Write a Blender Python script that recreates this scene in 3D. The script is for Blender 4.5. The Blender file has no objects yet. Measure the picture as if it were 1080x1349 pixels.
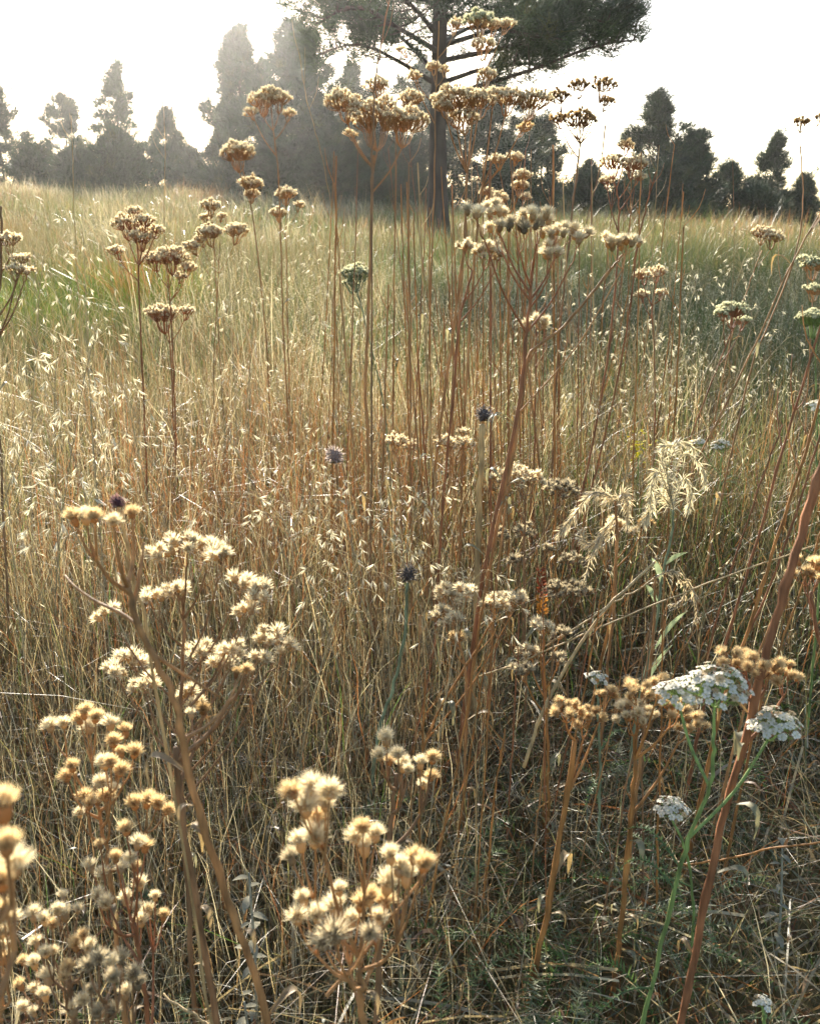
import bpy, math, random
import numpy as np

R = math.radians
rng = np.random.default_rng(7)
random.seed(7)
scene = bpy.context.scene
COL = scene.collection

# ------------------------------------------------------------------ camera
EYE = 0.8
PITCH = R(17.1)
FPX = 1217.0            # focal length in photo pixels (1080 x 1349)
cam_d = bpy.data.cameras.new('camera')
cam = bpy.data.objects.new('camera', cam_d)
COL.objects.link(cam)
cam.location = (0, 0, EYE)
cam.rotation_euler = (math.pi / 2 - PITCH, 0, 0)
cam_d.sensor_fit = 'VERTICAL'
cam_d.sensor_height = 24.0
cam_d.lens = 24.0 * FPX / 1349.0
cam_d.clip_start = 0.02
cam_d.clip_end = 3000
cam_d.dof.use_dof = True
cam_d.dof.focus_distance = 1.35
cam_d.dof.aperture_fstop = 12.0
scene.camera = cam

# ------------------------------------------------------------------ sky, sun, exposure
SUN_EL, SUN_AZ = R(20.0), R(-11.5)      # azimuth from +Y towards +X
w = bpy.data.worlds.new('World')
scene.world = w
w.use_nodes = True
nt = w.node_tree
nt.nodes.clear()
sky = nt.nodes.new('ShaderNodeTexSky')
sky.sky_type = 'NISHITA'
sky.sun_disc = False
sky.sun_elevation = SUN_EL
sky.sun_rotation = SUN_AZ
sky.air_density = 1.0
sky.dust_density = 1.2
sky.ozone_density = 1.0
bg = nt.nodes.new('ShaderNodeBackground')
bg.inputs[1].default_value = 0.10
wo = nt.nodes.new('ShaderNodeOutputWorld')
nt.links.new(sky.outputs[0], bg.inputs[0])
nt.links.new(bg.outputs[0], wo.inputs[0])
ld = bpy.data.lights.new('sun', 'SUN')
ld.energy = 5.0
ld.angle = R(0.5)
ld.color = (1.0, 0.92, 0.81)
sun = bpy.data.objects.new('sun', ld)
COL.objects.link(sun)
sun.rotation_euler = (math.pi / 2 - SUN_EL, 0, math.pi - SUN_AZ)
scene.view_settings.view_transform = 'Standard'
scene.view_settings.look = 'None'
scene.view_settings.gamma = 1.0
scene.view_settings.exposure = 1.88
scene.cycles.use_denoising = True
scene.cycles.max_bounces = 8
scene.cycles.transmission_bounces = 6
scene.cycles.diffuse_bounces = 4

CP, SP = math.cos(PITCH), math.sin(PITCH)


def P(px, py, Y):
    """World point on the sight line of photo pixel (px, py) at ground distance Y."""
    a = (px - 540.0) / FPX
    b = (674.5 - py) / FPX
    d = np.array([a, CP + b * SP, -SP + b * CP])
    return np.array([0, 0, EYE]) + d * (Y / d[1])


def mpp(py, Y):
    """metres per photo pixel there"""
    b = (674.5 - py) / FPX
    return (Y / (CP + b * SP)) / FPX


def ground(x, y):
    x = np.asarray(x, float); y = np.asarray(y, float)
    r = np.clip(y - 2.5, 0, 24.0)
    z = r * 0.043 - r * np.clip(x, -30, 30) * 0.0022
    over = np.clip(y - 26.5, 0, 400)
    z = z - np.minimum(over * 0.02, 3.0)
    amp = np.clip(y / 8.0, 0.15, 1.0)
    z = z + amp * (0.05 * np.sin(x * 0.9 + 0.5 * y) + 0.04 * np.sin(y * 0.7 - 0.3 * x + 1.0))
    return z


# ------------------------------------------------------------------ materials
def new_mat(name):
    m = bpy.data.materials.new(name)
    m.use_nodes = True
    m.node_tree.nodes.clear()
    return m, m.node_tree.nodes, m.node_tree.links


def veg_mat(name, transl=0.4, rough=0.5, spec=0.35, nscale=60.0, nlo=0.72, nhi=1.15, warm=(1.0, 0.95, 0.75), stretch=1.0):
    m, N, L = new_mat(name)
    out = N.new('ShaderNodeOutputMaterial')
    att = N.new('ShaderNodeAttribute'); att.attribute_name = 'Col'
    tc = N.new('ShaderNodeTexCoord')
    mp = N.new('ShaderNodeMapping'); mp.inputs['Scale'].default_value = (1, 1, stretch)
    nz = N.new('ShaderNodeTexNoise'); nz.inputs['Scale'].default_value = nscale
    nz.inputs['Detail'].default_value = 3
    L.new(tc.outputs['Object'], mp.inputs[0]); L.new(mp.outputs[0], nz.inputs['Vector'])
    mr = N.new('ShaderNodeMapRange')
    mr.inputs[1].default_value = 0.3; mr.inputs[2].default_value = 0.7
    mr.inputs[3].default_value = nlo; mr.inputs[4].default_value = nhi
    L.new(nz.outputs['Fac'], mr.inputs[0])
    mul = N.new('ShaderNodeVectorMath'); mul.operation = 'SCALE'
    L.new(att.outputs['Color'], mul.inputs[0]); L.new(mr.outputs[0], mul.inputs['Scale'])
    pb = N.new('ShaderNodeBsdfPrincipled')
    pb.inputs['Roughness'].default_value = rough
    pb.inputs['Specular IOR Level'].default_value = spec
    L.new(mul.outputs[0], pb.inputs['Base Color'])
    if transl > 0:
        tr = N.new('ShaderNodeBsdfTranslucent')
        wm = N.new('ShaderNodeVectorMath'); wm.operation = 'MULTIPLY'
        wm.inputs[1].default_value = warm
        L.new(mul.outputs[0], wm.inputs[0]); L.new(wm.outputs[0], tr.inputs['Color'])
        mx = N.new('ShaderNodeMixShader'); mx.inputs[0].default_value = transl
        L.new(pb.outputs[0], mx.inputs[1]); L.new(tr.outputs[0], mx.inputs[2])
        L.new(mx.outputs[0], out.inputs[0])
    else:
        L.new(pb.outputs[0], out.inputs[0])
    return m


M_GRASS = veg_mat('grass_blade', 0.48, 0.42, 0.5, 35.0)
M_SPIKE = veg_mat('spikelet', 0.58, 0.45, 0.3, 90.0, 0.85, 1.1)
M_STEM = veg_mat('dry_stem', 0.22, 0.5, 0.35, 260.0, 0.6, 1.25, stretch=0.12)
_n, _l = M_STEM.node_tree.nodes, M_STEM.node_tree.links
_pb = [q for q in _n if q.type == 'BSDF_PRINCIPLED'][0]
_tc = [q for q in _n if q.type == 'TEX_COORD'][0]
_mp = _n.new('ShaderNodeMapping'); _mp.inputs['Scale'].default_value = (1, 1, 0.3)
_nz = _n.new('ShaderNodeTexNoise'); _nz.inputs['Scale'].default_value = 900; _nz.inputs['Detail'].default_value = 4
_bp = _n.new('ShaderNodeBump'); _bp.inputs['Strength'].default_value = 0.6; _bp.inputs['Distance'].default_value = 0.0006
_l.new(_tc.outputs['Object'], _mp.inputs[0]); _l.new(_mp.outputs[0], _nz.inputs['Vector'])
_l.new(_nz.outputs['Fac'], _bp.inputs['Height']); _l.new(_bp.outputs[0], _pb.inputs['Normal'])
_pb.inputs['Roughness'].default_value = 0.65
M_HEAD = veg_mat('seed_fluff', 0.6, 0.8, 0.1, 300.0, 0.85, 1.1, warm=(1.0, 0.92, 0.7))
M_PETAL = veg_mat('white_petal', 0.3, 0.7, 0.2, 400.0, 0.9, 1.05, warm=(1, 0.98, 0.9))
M_LEAF = veg_mat('leaf', 0.4, 0.55, 0.35, 120.0)
M_WOOL = veg_mat('woolly_leaf', 0.3, 0.95, 0.05, 300.0, 0.8, 1.15)
M_NEEDLE = veg_mat('pine_needle', 0.14, 0.5, 0.35, 2.0, 0.6, 1.3, warm=(1.0, 1.0, 0.6))
M_BARK = veg_mat('bark', 0.0, 0.9, 0.2, 9.0, 0.45, 1.35, stretch=0.3)


def soil_mat():
    m, N, L = new_mat('soil')
    out = N.new('ShaderNodeOutputMaterial')
    tc = N.new('ShaderNodeTexCoord')
    n1 = N.new('ShaderNodeTexNoise'); n1.inputs['Scale'].default_value = 26; n1.inputs['Detail'].default_value = 8
    n2 = N.new('ShaderNodeTexNoise'); n2.inputs['Scale'].default_value = 0.6; n2.inputs['Detail'].default_value = 5
    L.new(tc.outputs['Object'], n1.inputs['Vector']); L.new(tc.outputs['Object'], n2.inputs['Vector'])
    c1 = N.new('ShaderNodeValToRGB')
    c1.color_ramp.elements[0].position = 0.35; c1.color_ramp.elements[0].color = (0.035, 0.025, 0.016, 1)
    c1.color_ramp.elements[1].position = 0.7; c1.color_ramp.elements[1].color = (0.17, 0.12, 0.06, 1)
    c2 = N.new('ShaderNodeValToRGB')
    c2.color_ramp.elements[0].position = 0.4; c2.color_ramp.elements[0].color = (0.12, 0.12, 0.045, 1)
    c2.color_ramp.elements[1].position = 0.65; c2.color_ramp.elements[1].color = (0.24, 0.18, 0.08, 1)
    L.new(n1.outputs['Fac'], c1.inputs[0]); L.new(n2.outputs['Fac'], c2.inputs[0])
    mx = N.new('ShaderNodeMix'); mx.data_type = 'RGBA'; mx.inputs[0].default_value = 0.45
    L.new(c1.outputs[0], mx.inputs[6]); L.new(c2.outputs[0], mx.inputs[7])
    bp = N.new('ShaderNodeBump'); bp.inputs['Strength'].default_value = 0.7; bp.inputs['Distance'].default_value = 0.02
    L.new(n1.outputs['Fac'], bp.inputs['Height'])
    pb = N.new('ShaderNodeBsdfPrincipled'); pb.inputs['Roughness'].default_value = 0.95
    pb.inputs['Specular IOR Level'].default_value = 0.1
    L.new(mx.outputs[2], pb.inputs['Base Color']); L.new(bp.outputs[0], pb.inputs['Normal'])
    L.new(pb.outputs[0], out.inputs[0])
    return m


M_SOIL = soil_mat()


# ------------------------------------------------------------------ mesh collecting
class MB:
    def __init__(s):
        s.V = []; s.C = []; s.T = []; s.Q = []; s.n = 0

    def add(s, v, col, tris=None, quads=None):
        v = np.asarray(v, np.float32).reshape(-1, 3)
        c = np.asarray(col, np.float32)
        if c.ndim == 1:
            c = np.broadcast_to(c, (len(v), 3))
        s.V.append(v); s.C.append(c.reshape(-1, 3))
        if tris is not None and len(tris):
            s.T.append(np.asarray(tris, np.int64).reshape(-1, 3) + s.n)
        if quads is not None and len(quads):
            s.Q.append(np.asarray(quads, np.int64).reshape(-1, 4) + s.n)
        s.n += len(v)

    def mesh(s, name, mat, origin=(0, 0, 0), smooth=True):
        me = bpy.data.meshes.new(name)
        V = np.concatenate(s.V) - np.asarray(origin, np.float32)
        Cc = np.concatenate(s.C)
        T = np.concatenate(s.T) if s.T else np.zeros((0, 3), np.int64)
        Q = np.concatenate(s.Q) if s.Q else np.zeros((0, 4), np.int64)
        me.vertices.add(len(V)); me.vertices.foreach_set('co', V.astype(np.float32).ravel())
        nl = T.size + Q.size
        me.loops.add(nl)
        me.loops.foreach_set('vertex_index', np.concatenate([T.ravel(), Q.ravel()]).astype(np.int32))
        me.polygons.add(len(T) + len(Q))
        st = np.concatenate([np.arange(len(T)) * 3, T.size + np.arange(len(Q)) * 4]).astype(np.int32)
        me.polygons.foreach_set('loop_start', st)
        me.polygons.foreach_set('use_smooth', np.full(len(st), smooth))
        me.update(calc_edges=True)
        a = me.color_attributes.new('Col', 'FLOAT_COLOR', 'POINT')
        a.data.foreach_set('color', np.concatenate([Cc, np.ones((len(Cc), 1), np.float32)], 1).astype(np.float32).ravel())
        me.materials.append(mat)
        return me


def link(name, me, parent=None, loc=(0, 0, 0)):
    o = bpy.data.objects.new(name, me)
    COL.objects.link(o)
    o.location = loc
    if parent is not None:
        o.parent = parent
    return o


def tag(o, label=None, cat=None, group=None, kind=None):
    if label: o['label'] = label
    if cat: o['category'] = cat
    if group: o['group'] = group
    if kind: o['kind'] = kind
    return o


def thing(name, loc, label, cat, group=None):
    o = bpy.data.objects.new(name, None)
    o.empty_display_size = 0.05
    COL.objects.link(o)
    o.location = [float(q) for q in loc]
    return tag(o, label, cat, group)


def unit(v):
    v = np.asarray(v, float)
    return v / np.maximum(np.linalg.norm(v, axis=-1, keepdims=True), 1e-9)


def tube(mb, pts, rad, col, sides=7, cap=True):
    pts = np.asarray(pts, float); n = len(pts)
    rad = np.broadcast_to(np.asarray(rad, float), (n,))
    t = np.gradient(pts, axis=0); t = unit(t)
    ref = np.array([0.31, 0.9, 0.3]) if abs(t[0] @ unit([0.31, 0.9, 0.3])) < 0.9 else np.array([1.0, 0, 0])
    u = unit(ref - (t @ ref)[:, None] * t)
    v = np.cross(t, u)
    a = np.arange(sides) * 2 * math.pi / sides
    rad2 = rad[:, None] * (1 + (0.07 * np.cos(a * (sides // 2)) if sides >= 7 else 0 * a))[None, :]
    ring = pts[:, None] + rad2[:, :, None] * (np.cos(a)[None, :, None] * u[:, None] + np.sin(a)[None, :, None] * v[:, None])
    i = np.arange(n - 1)[:, None]; j = np.arange(sides)[None]
    j2 = (j + 1) % sides
    q = np.stack([i * sides + j, i * sides + j2, (i + 1) * sides + j2, (i + 1) * sides + j], -1).reshape(-1, 4)
    col = np.asarray(col, float)
    if col.ndim == 2:
        col = np.repeat(col, sides, axis=0)
    V = ring.reshape(-1, 3)
    tr = None
    if cap:
        V = np.concatenate([V, pts[-1:] + t[-1:] * rad[-1] * 0.6])
        if col.ndim == 2: col = np.concatenate([col, col[-1:]])
        k = n * sides
        tr = [((n - 1) * sides + a_, (n - 1) * sides + (a_ + 1) % sides, k) for a_ in range(sides)]
    mb.add(V, col, tr, q)


def spline(pts, n):
    """Catmull-Rom through pts, n samples"""
    p = np.asarray(pts, float)
    if len(p) == 2:
        return p[0] + (p[1] - p[0]) * np.linspace(0, 1, n)[:, None]
    p = np.concatenate([[2 * p[0] - p[1]], p, [2 * p[-1] - p[-2]]])
    seg = len(p) - 3
    u = np.linspace(0, seg - 1e-6, n); k = u.astype(int); f = (u - k)[:, None]
    a, b, c, d = p[k], p[k + 1], p[k + 2], p[k + 3]
    return 0.5 * (2 * b + (c - a) * f + (2 * a - 5 * b + 4 * c - d) * f ** 2 + (3 * b - a - 3 * c + d) * f ** 3)


def ribbons(mb, base, h, th, lean, wid, col, seg=4, curl=1.8, face=None, tipcol=None, droop=None):
    """many blades at once. base (m,3), h, th (lean azimuth), lean (tip offset / h), wid (m), col (m,3)"""
    m = len(base)
    t = np.linspace(0, 1, seg + 1)[None, :]
    hh = h[:, None]; ll = lean[:, None]
    dz = hh * t * (1 - 0.28 * np.minimum(ll, 1.5) * t)
    if droop is not None:
        dz = dz - droop[:, None] * hh * t ** 4
    off = hh * ll * t ** curl
    d = np.stack([np.cos(th), np.sin(th)], -1)
    pts = np.empty((m, seg + 1, 3))
    pts[..., 0] = base[:, 0:1] + d[:, 0:1] * off
    pts[..., 1] = base[:, 1:2] + d[:, 1:2] * off
    pts[..., 2] = base[:, 2:3] + dz
    # a little wobble
    wob = (rng.random((m, seg + 1, 3)) - 0.5) * (hh * 0.04 * t)[..., None]
    pts += wob
    fa = rng.random(m) * 2 * math.pi if face is None else face
    side = np.stack([np.cos(fa), np.sin(fa), (rng.random(m) - 0.5) * 0.4], -1)
    wd = (wid[:, None] * np.clip(1.03 - t ** 1.6, 0.05, 1)) * 0.5
    L_ = pts - side[:, None] * wd[..., None]
    R_ = pts + side[:, None] * wd[..., None]
    V = np.stack([L_, R_], 2).reshape(-1, 3)
    k = (np.arange(m) * (seg + 1) * 2)[:, None] + (np.arange(seg) * 2)[None]
    q = np.stack([k, k + 1, k + 3, k + 2], -1).reshape(-1, 4)
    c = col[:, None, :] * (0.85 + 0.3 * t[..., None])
    if tipcol is not None:
        c = c * (1 - t[..., None] ** 2) + tipcol[:, None, :] * t[..., None] ** 2
    c = np.repeat(c[:, :, None, :], 2, 2).reshape(-1, 3)
    mb.add(V, c, None, q)
    return pts


def basis(d):
    d = unit(d)
    ref = np.where(np.abs(d[:, 2:3]) < 0.9, np.array([[0, 0, 1.0]]), np.array([[1.0, 0, 0]]))
    u = unit(np.cross(ref, d)); v = np.cross(d, u)
    sp = rng.random(len(d)) * 2 * math.pi
    c, s_ = np.cos(sp)[:, None], np.sin(sp)[:, None]
    return u * c + v * s_, -u * s_ + v * c, d


def stamp(mb, tmpl, pos, dirs, size, tint=None):
    """copies of a template (verts, cols, tris, quads), its +z along dirs"""
    pos = np.asarray(pos, float).reshape(-1, 3); m = len(pos)
    u, v, d = basis(np.asarray(dirs, float).reshape(-1, 3))
    size = np.broadcast_to(np.asarray(size, float), (m,))
    tv, tcol, tt, tq = tmpl
    V = pos[:, None] + size[:, None, None] * (tv[None, :, 0:1] * u[:, None] + tv[None, :, 1:2] * v[:, None] + tv[None, :, 2:3] * d[:, None])
    c = np.broadcast_to(tcol[None], (m,) + tcol.shape)
    if tint is not None:
        c = c * np.asarray(tint).reshape(m, 1, -1)
    k = (np.arange(m) * len(tv))[:, None, None]
    mb.add(V.reshape(-1, 3), c.reshape(-1, 3),
           (tt[None] + k).reshape(-1, 3) if len(tt) else None,
           (tq[None] + k).reshape(-1, 4) if len(tq) else None)


def ellipsoid(nu, nv, rx, rz, cz, col_lo, col_hi):
    vs = []; cs = []
    for i in range(nv + 1):
        ph = math.pi * i / nv
        for j in range(nu):
            a = 2 * math.pi * j / nu
            vs.append((rx * math.sin(ph) * math.cos(a), rx * math.sin(ph) * math.sin(a), cz - rz * math.cos(ph)))
            f = i / nv
            cs.append([col_lo[k] * (1 - f) + col_hi[k] * f for k in range(3)])
    q = [(i * nu + j, i * nu + (j + 1) % nu, (i + 1) * nu + (j + 1) % nu, (i + 1) * nu + j) for i in range(nv) for j in range(nu)]
    return np.array(vs), np.array(cs), q


KINDS = {  # involucre, pappus, bristle tips
    'cream': ((0.48, 0.33, 0.17), (0.80, 0.70, 0.50), (0.88, 0.82, 0.68)),
    'gold': ((0.40, 0.23, 0.10), (0.68, 0.49, 0.26), (0.82, 0.70, 0.48)),
    'grey': ((0.24, 0.19, 0.12), (0.50, 0.43, 0.31), (0.66, 0.60, 0.48)),
    'brown': ((0.20, 0.11, 0.05), (0.38, 0.25, 0.12), (0.50, 0.38, 0.22)),
    'sage': ((0.20, 0.25, 0.12), (0.58, 0.60, 0.44), (0.70, 0.72, 0.58)),
}


def tuft_template(kind, nb, nu, nv, spread=1.0, seed=0):
    r = np.random.default_rng(seed)
    lo, pa, tip = [np.array(q) for q in KINDS[kind]]
    v, c, q = ellipsoid(nu, nv, 0.19, 0.27, 0.27, lo, (lo + pa) * 0.45)
    v = v + r.normal(0, 0.012, v.shape)
    vs = [v]; cs = [c]; qs = [np.array(q)]; ts = []
    n = len(v)
    ct = np.cos(1.35 * spread * r.random(nb) ** 0.6); st = np.sqrt(1 - ct ** 2); a = r.random(nb) * 6.283
    d = np.stack([st * np.cos(a), st * np.sin(a), ct], -1)
    b = np.stack([0.15 * st * np.cos(a), 0.15 * st * np.sin(a), 0.24 + 0.24 * ct], -1)
    ln = 0.27 + 0.22 * r.random(nb)
    side = unit(np.cross(d, r.normal(size=(nb, 3))))
    wd = 0.036 * math.sqrt(100 / nb)
    tri = np.stack([b - side * wd, b + side * wd, b + d * ln[:, None]], 1)
    pj = pa * (0.85 + 0.3 * r.random((nb, 1)))
    tj = tip * (0.85 + 0.25 * r.random((nb, 1)))
    vs.append(tri.reshape(-1, 3)); cs.append(np.stack([pj, pj, tj], 1).reshape(-1, 3))
    ts.append(np.arange(nb * 3).reshape(-1, 3) + n)
    return np.concatenate(vs), np.concatenate(cs), np.concatenate(ts), np.concatenate(qs)


TUFT_LO = {k: tuft_template(k, 26, 6, 4, 0.95, i) for i, k in enumerate(KINDS)}
TUFT_MD = {k: tuft_template(k, 60, 7, 5, 1.0, i + 20) for i, k in enumerate(KINDS)}
TUFT_UP = {k: tuft_template(k, 130, 7, 5, 0.8, i + 40) for i, k in enumerate(KINDS)}
TUFT_MESH = {}
for k in KINDS:
    for vv in range(5):
        mb = MB(); tv, tcl, tt, tq = tuft_template(k, [460, 360, 420, 170, 400][vv], 8, 6, [0.74, 0.88, 1.02, 0.92, 0.80][vv], 50 + vv)
        # each head a little lopsided, the half shed one narrower
        tv = tv * [1.0, 0.86 + 0.05 * vv, [1.05, 1.0, 0.92, 0.95, 1.12][vv]] + np.outer(tv[:, 2] ** 2, [0.10 * math.cos(vv * 2.1), 0.10 * math.sin(vv * 2.1), 0])
        mb.add(tv, tcl, tt, tq)
        TUFT_MESH[k, vv] = mb.mesh('seed_head', M_HEAD)


def floret_template():
    vs = []; cs = []; ts = []; qs = []
    v, c, q = ellipsoid(6, 3, 0.16, 0.12, 0.30, (0.6, 0.56, 0.38), (0.62, 0.58, 0.36))
    vs.append(v); cs.append(c); qs.append(np.array(q)); n = len(v)
    v, c, q = ellipsoid(6, 3, 0.15, 0.28, 0.02, (0.22, 0.30, 0.14), (0.4, 0.46, 0.28))
    vs.append(v); cs.append(c); qs.append(np.array(q) + n); n += len(v)
    for k in range(5):
        a = k * 2 * math.pi / 5
        e = np.array([math.cos(a), math.sin(a), 0]); f = np.array([-math.sin(a), math.cos(a), 0]); z = np.array([0, 0, 1.0])
        pv = np.array([e * 0.1 + f * 0.08 + z * 0.27, e * 0.1 - f * 0.08 + z * 0.27, e * 0.4 - f * 0.24 + z * 0.33, e * 0.56 - f * 0.10 + z * 0.27,
                       e * 0.52 + z * 0.30, e * 0.56 + f * 0.10 + z * 0.27, e * 0.4 + f * 0.24 + z * 0.33])
        vs.append(pv); cs.append(np.tile([[0.76, 0.70, 0.56]], (7, 1)) * (0.9 + 0.2 * ((k * 7) % 5) / 5))
        qs.append(np.array([[0, 1, 2, 6], [6, 2, 3, 4]]) + n)
        ts.append(np.array([[6, 4, 5]]) + n); n += 7
    return np.concatenate(vs), np.concatenate(cs), np.concatenate(ts), np.concatenate(qs)


FLORET = floret_template()


def spindle_template():
    """two thin boat shaped glumes, open at the tip"""
    vs = []; ts = []
    for g, sg in enumerate((1, -1)):
        vs += [[0, 0, 0], [-0.044, 0.01 * sg, 0.36], [0, 0.05 * sg, 0.32], [0.044, 0.01 * sg, 0.36], [0.0, 0.10 * sg, 1.0 - 0.12 * g]]
        b = g * 5
        ts += [[b, b + 2, b + 1], [b, b + 3, b + 2], [b + 1, b + 2, b + 4], [b + 2, b + 3, b + 4]]
    v = np.array(vs, float)
    c = np.ones((len(v), 3)); c[[0, 5]] = 0.85; c[[4, 9]] = 1.08
    return v, c, np.array(ts), np.zeros((0, 4), int)


SPINDLE = spindle_template()

# ------------------------------------------------------------------ ground
def build_ground():
    xs = np.concatenate([np.linspace(-150, -40, 14), np.linspace(-36, 36, 120), np.linspace(40, 150, 14)])
    ys = np.concatenate([np.linspace(-40, -4, 10), np.linspace(-3, 40, 130), np.linspace(44, 200, 24)])
    X, Yy = np.meshgrid(xs, ys)
    V = np.stack([X, Yy, ground(X, Yy)], -1).reshape(-1, 3)
    nx = len(xs)
    i, j = np.meshgrid(np.arange(len(ys) - 1), np.arange(nx - 1), indexing='ij')
    k = (i * nx + j).ravel()
    mb = MB(); mb.add(V, (0.2, 0.15, 0.08), None, np.stack([k, k + 1, k + nx + 1, k + nx], -1))
    o = link('ground', mb.mesh('ground', M_SOIL))
    tag(o, 'brown soil of the sloping meadow under the dry grass', 'ground', kind='structure')


build_ground()


def build_haze():
    m, N, L = new_mat('haze')
    out = N.new('ShaderNodeOutputMaterial')
    pv = N.new('ShaderNodeVolumePrincipled')
    pv.inputs['Color'].default_value = (0.97, 0.97, 0.95, 1)
    pv.inputs['Density'].default_value = 0.0005
    pv.inputs['Anisotropy'].default_value = 0.86  # strong forward scatter, so the haze glow stands in for lens glare
    L.new(pv.outputs[0], out.inputs['Volume'])
    mb = MB()
    x0, x1, y0, y1, z0, z1 = -152, 152, -42, 202, -6, 16
    v = [(x, y, z) for z in (z0, z1) for y in (y0, y1) for x in (x0, x1)]
    mb.add(v, (1, 1, 1), None, [(0, 2, 3, 1), (4, 5, 7, 6), (0, 1, 5, 4), (2, 6, 7, 3), (0, 4, 6, 2), (1, 3, 7, 5)])
    o = link('haze', mb.mesh('haze', m, smooth=False))
    tag(o, 'thin bright haze in the evening air over the meadow', 'haze', kind='stuff')


build_haze()

# ------------------------------------------------------------------ pines
def needles(mb, pos, out, nn, ln, wd, col):
    """starburst needle tufts"""
    m = len(pos)
    d = rng.normal(size=(m, nn, 3)) * 0.75 + out[:, None] * 1.0
    d[..., 2] += 0.25
    d = unit(d)
    b = pos[:, None] + d * 0.04 + rng.normal(size=(m, nn, 3)) * ln * 0.18
    s = unit(np.cross(d, rng.normal(size=(m, nn, 3))))
    l_ = ln * (0.6 + 0.5 * rng.random((m, nn, 1)))
    tri = np.stack([b - s * wd, b + s * wd, b + d * l_], 2)
    c = col[:, None, None, :] * (0.7 + 0.6 * rng.random((m, nn, 1, 1)))
    c = np.broadcast_to(c, (m, nn, 3, 3))
    V = tri.reshape(-1, 3)
    mb.add(V, c.reshape(-1, 3), np.arange(len(V)).reshape(-1, 3))


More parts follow.
